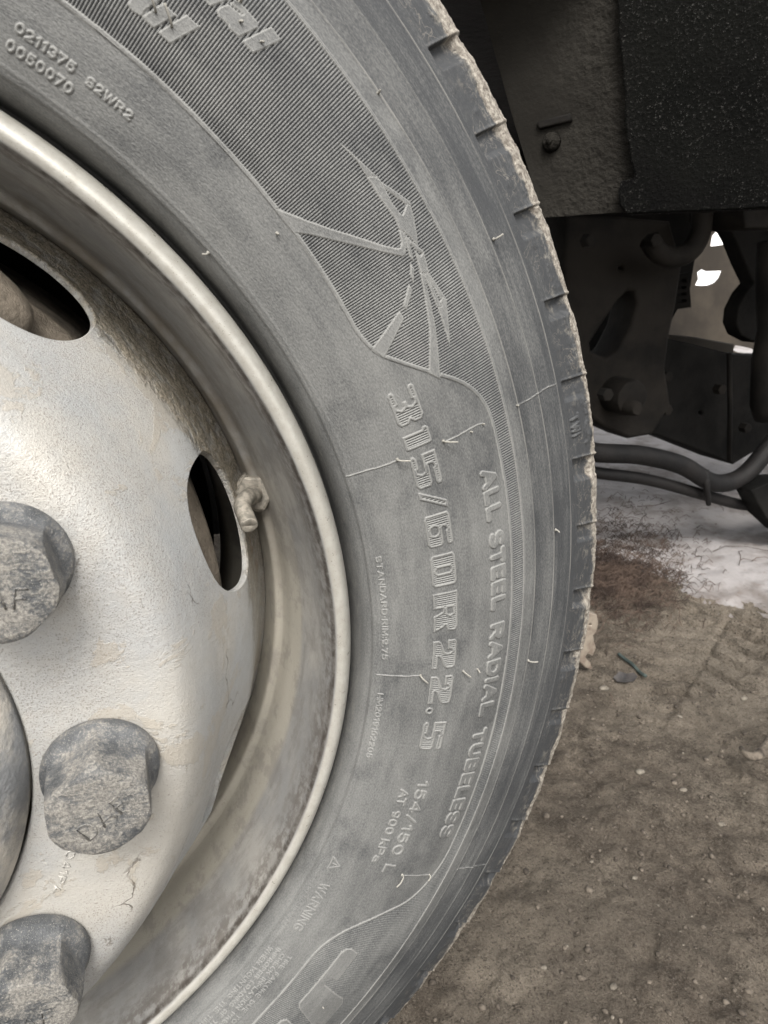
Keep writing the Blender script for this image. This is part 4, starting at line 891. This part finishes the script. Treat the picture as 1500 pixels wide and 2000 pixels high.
# pebbles and clods: one mesh
def pebbles(name, n, size, mat, seed, box, zoff=.3):
    r0 = np.random.default_rng(seed); ph = (1+5**.5)/2
    base = np.array([(-1, ph, 0), (1, ph, 0), (-1, -ph, 0), (1, -ph, 0), (0, -1, ph), (0, 1, ph), (0, -1, -ph), (0, 1, -ph), (ph, 0, -1), (ph, 0, 1), (-ph, 0, -1), (-ph, 0, 1)])/1.9
    tri = np.array([(0, 11, 5), (0, 5, 1), (0, 1, 7), (0, 7, 10), (0, 10, 11), (1, 5, 9), (5, 11, 4), (11, 10, 2), (10, 7, 6), (7, 1, 8), (3, 9, 4), (3, 4, 2), (3, 2, 6), (3, 6, 8), (3, 8, 9), (4, 9, 5), (2, 4, 11), (6, 2, 10), (8, 6, 7), (9, 8, 1)])
    x = r0.uniform(box[0], box[1], n); y = r0.uniform(box[2], box[3], n); z = gheight(x, y)
    s = size[0]*(size[1]/size[0])**(r0.random(n)**2.2); V = base[None]*s[:, None, None]*r0.uniform(.6, 1.25, (n, 12, 1))
    V = V*np.stack([r0.uniform(.8, 1.4, n), r0.uniform(.8, 1.2, n), r0.uniform(.45, .8, n)], 1)[:, None]
    a = r0.uniform(0, 6.3, n); ca, sa = np.cos(a)[:, None], np.sin(a)[:, None]
    V = np.stack([V[..., 0]*ca-V[..., 1]*sa, V[..., 0]*sa+V[..., 1]*ca, V[..., 2]], -1) + np.stack([x, y, z+s*zoff], 1)[:, None]
    F = (tri[None]+np.arange(n)[:, None, None]*12).reshape(-1, 3)
    o = link(name, mesh_np(name, V.reshape(-1, 3), F, True), mat); o['kind'] = 'stuff'; return o
M['stone'] = mat_simple('pale_stone', (.085, .074, .060), (.17, .152, .126), 90, .9, 0, 200, .002)
M['clod'] = mat_simple('dirt_clod', (.038, .031, .025), (.115, .097, .078), 60, .95, 0, 300, .002)
o = pebbles('gravel', 1400, (.0007, .0032), M['stone'], 5, (.3, 2.2, -.5, 1.6)); o['label'] = 'pale gravel grains scattered over the dirt'
o = pebbles('soil_crumbs', 12000, (.0008, .0046), M['clod'], 6, (.3, 1.9, -.5, 1.3)); o['label'] = 'brown crumbs of soil on the ground'
def stone(px, py, s, k):
    r0 = random.Random(k); b = MB(); p = onZ(px, py, 0.); p[2] = float(gheight(np.array([p[0]]), np.array([p[1]]))[0])
    vs = []; n = 9; fs = []
    for i in range(5):
        el = -90+45*i
        for j in range(n):
            a = 2*math.pi*j/n; rr = s*math.cos(R(el))*(1+r0.uniform(-.22, .22)) if 0 < i < 4 else 0.0001
            vs.append((p[0]+rr*math.cos(a)*1.3, p[1]+rr*math.sin(a), p[2]+s*.18+s*.5*math.sin(R(el))))
    for i in range(4):
        for j in range(n): fs.append((i*n+j, i*n+(j+1) % n, (i+1)*n+(j+1) % n, (i+1)*n+j))
    b.add(vs, fs); return b.build('stone', M['stone'])
SL_ = [(1180, 1338, .011, 'pale flat stone half hidden near the tyre, left of the other stones'), (1325, 1385, .012, 'long pale stone lying right of the green twig'), (1455, 1357, .009, 'small pale stone near the right edge above the root'),
       (1250, 1508, .009, 'rounded pale stone in the middle of the dirt below the tyre track'), (1335, 1540, .008, 'oblong pale stone, right one of the pair in mid dirt'), (1155, 1688, .004, 'tiny cream pebble on dark dirt close to the tyre shoulder'), (1240, 1716, .005, 'tiny yellowish pebble on open dark dirt'), (1285, 1768, .0035, 'small white chip in the lower dirt'),
       (1060, 1898, .0045, 'small white angular chip near the bottom of the tyre'), (1410, 1600, .007, 'pale stone near the right edge in the lower half'), (1198, 1932, .006, 'dull pale stone at the bottom of the picture')]
for k, (x, y, s, lb) in enumerate(SL_): tag(stone(x, y, s*.62, k+3), lb, 'stone', 'loose stones on the dirt')

# dead grass and roots clump near the tyre, thin twigs
M['twig'] = mat_simple('dry_twig', (.026, .016, .012), (.085, .058, .044), 20, .8)
def clump():
    b = MB(); r0 = random.Random(4)
    for k in range(2600):
        px = r0.gauss(1225, 60); py = r0.gauss(1105, 52)
        if px < 1150: px = 1150+r0.random()*80
        p = onZ(px, py, 0.); p[2] = float(gheight(np.array([p[0]]), np.array([p[1]]))[0]); a = r0.uniform(-.7, .9)+(math.pi if r0.random() < .5 else 0); L = r0.uniform(.015, .06); cv = r0.uniform(-.5, .5)
        P = [p+np.array([math.cos(a+cv*t)*L*t, math.sin(a+cv*t)*L*t, .004+.022*r0.random()*math.sin(math.pi*min(1, t+.1))]) for t in (0, .33, .66, 1)]
        b.tube(P, [.0007, .0007, .0005, .0003], 5, False)
    o = b.build('dead_grass', M['twig']); tag(o, 'tangle of reddish brown dead grass and roots behind the tyre', kind='stuff')
    b = MB()
    for k in range(9):
        px = r0.uniform(1180, 1560); py = r0.uniform(990, 1230); p = onZ(px, py, 0.); p[2] = float(gheight(np.array([p[0]]), np.array([p[1]]))[0])+.014; a = r0.uniform(-.3, .9); L = r0.uniform(.05, .22)
        P = [p+np.array([math.cos(a+.4*math.sin(3*t+k))*L*t, math.sin(a+.4*math.sin(3*t+k))*L*t, .006*math.sin(math.pi*t)]) for t in (0, .3, .6, 1)]; b.tube(P, [.0010, .0009, .0007, .0004], 5, False)
    o = b.build('fallen_twigs', M['twig']); tag(o, 'fine dark twigs scattered on the snow', kind='stuff')
clump()
M['green'] = mat_simple('green_twig', (.020, .030, .028), (.04, .055, .05), 60, .6)
def gz1(p): return float(gheight(np.array([p[0]]), np.array([p[1]]))[0])
b = MB(); P = []
for px, py in ((1208, 1273), (1222, 1280), (1236, 1290), (1250, 1300), (1262, 1311)):
    p = onZ(px, py, .004); p[2] = gz1(p)+.006; P.append(p)
b.tube(smooth_path(P, 4), .0032, 8); tag(b.build('green_twig', M['green']), 'short thin green twig lying on the dirt right of the tyre', 'twig')
M['leaf'] = mat_simple('dark_leaf', (.02, .019, .02), (.055, .05, .048), 60, .6)
b = MB(); pl_ = [onZ(x, y, 0) for x, y in ((1198, 1320), (1210, 1311), (1224, 1309), (1238, 1310), (1246, 1317), (1238, 1325), (1222, 1328), (1206, 1326))]
zz = [.004, .010, .006, .011, .007, .003, .006, .004]; vs = [np.array([p[0], p[1], gz1(p)+z_]) for p, z_ in zip(pl_, zz)]; cc = sum(vs)/8+np.array([0, 0, -.004]); n8 = len(vs)
b.add(vs+[cc]+[v-[0, 0, .0012] for v in vs], [(i, (i+1) % n8, n8) for i in range(n8)]+[(n8+1+i, n8+1+(i+1) % n8, (i+1) % n8, i) for i in range(n8)]); tag(b.build('dry_leaf', M['leaf'], smooth=False), 'crumpled dark leaf just below the green twig', 'leaf')
# peach-coloured plastic clip standing beside the tyre
M['clip'] = mat_simple('peach_plastic', (.13, .10, .08), (.22, .19, .155), 60, .5)
bp = onZ(1150, 1312, 0.); yb = bp[1]
cl = plate('plastic_clip', [[(1140, 1202), (1148, 1198), (1163, 1202), (1166, 1216), (1163, 1232), (1156, 1240), (1158, 1254), (1162, 1266), (1156, 1278), (1146, 1274), (1140, 1284), (1150, 1294), (1154, 1304), (1144, 1302), (1132, 1290), (1128, 1250), (1134, 1215)], [(1152+4*math.cos(R(a)), 1219+4*math.sin(R(a))) for a in range(0, 360, 45)]], Yf(yb), FY, .010, M['clip'], None, .002)
tag(cl, 'peach coloured plastic clip with a small hole standing behind the tyre edge', 'clip')
# curled dry root tip at the right edge
M['root'] = mat_simple('grey_brown_bark', (.030, .023, .017), (.14, .118, .094), 70, .75, 0, 350, .004)
def root():
    b = MB(); pts = []
    for px, py, h in ((1447, 1460, .05), (1456, 1472, .05), (1471, 1478, .05), (1485, 1473, .05), (1497, 1460, .05), (1509, 1440, .05), (1532, 1420, .045), (1575, 1412, .03), (1625, 1425, .005)):
        pts.append(onZ(px, py, h))
    P = smooth_path(pts, 5); n = len(P); rad = [.0030+.0042*min(1, i/16) for i in range(n)]; b.tube(P, rad, 14); return b.build('dry_root', M['root'])
tag(root(), 'curled tip of a grey brown dry root poking in at the right edge', 'root')
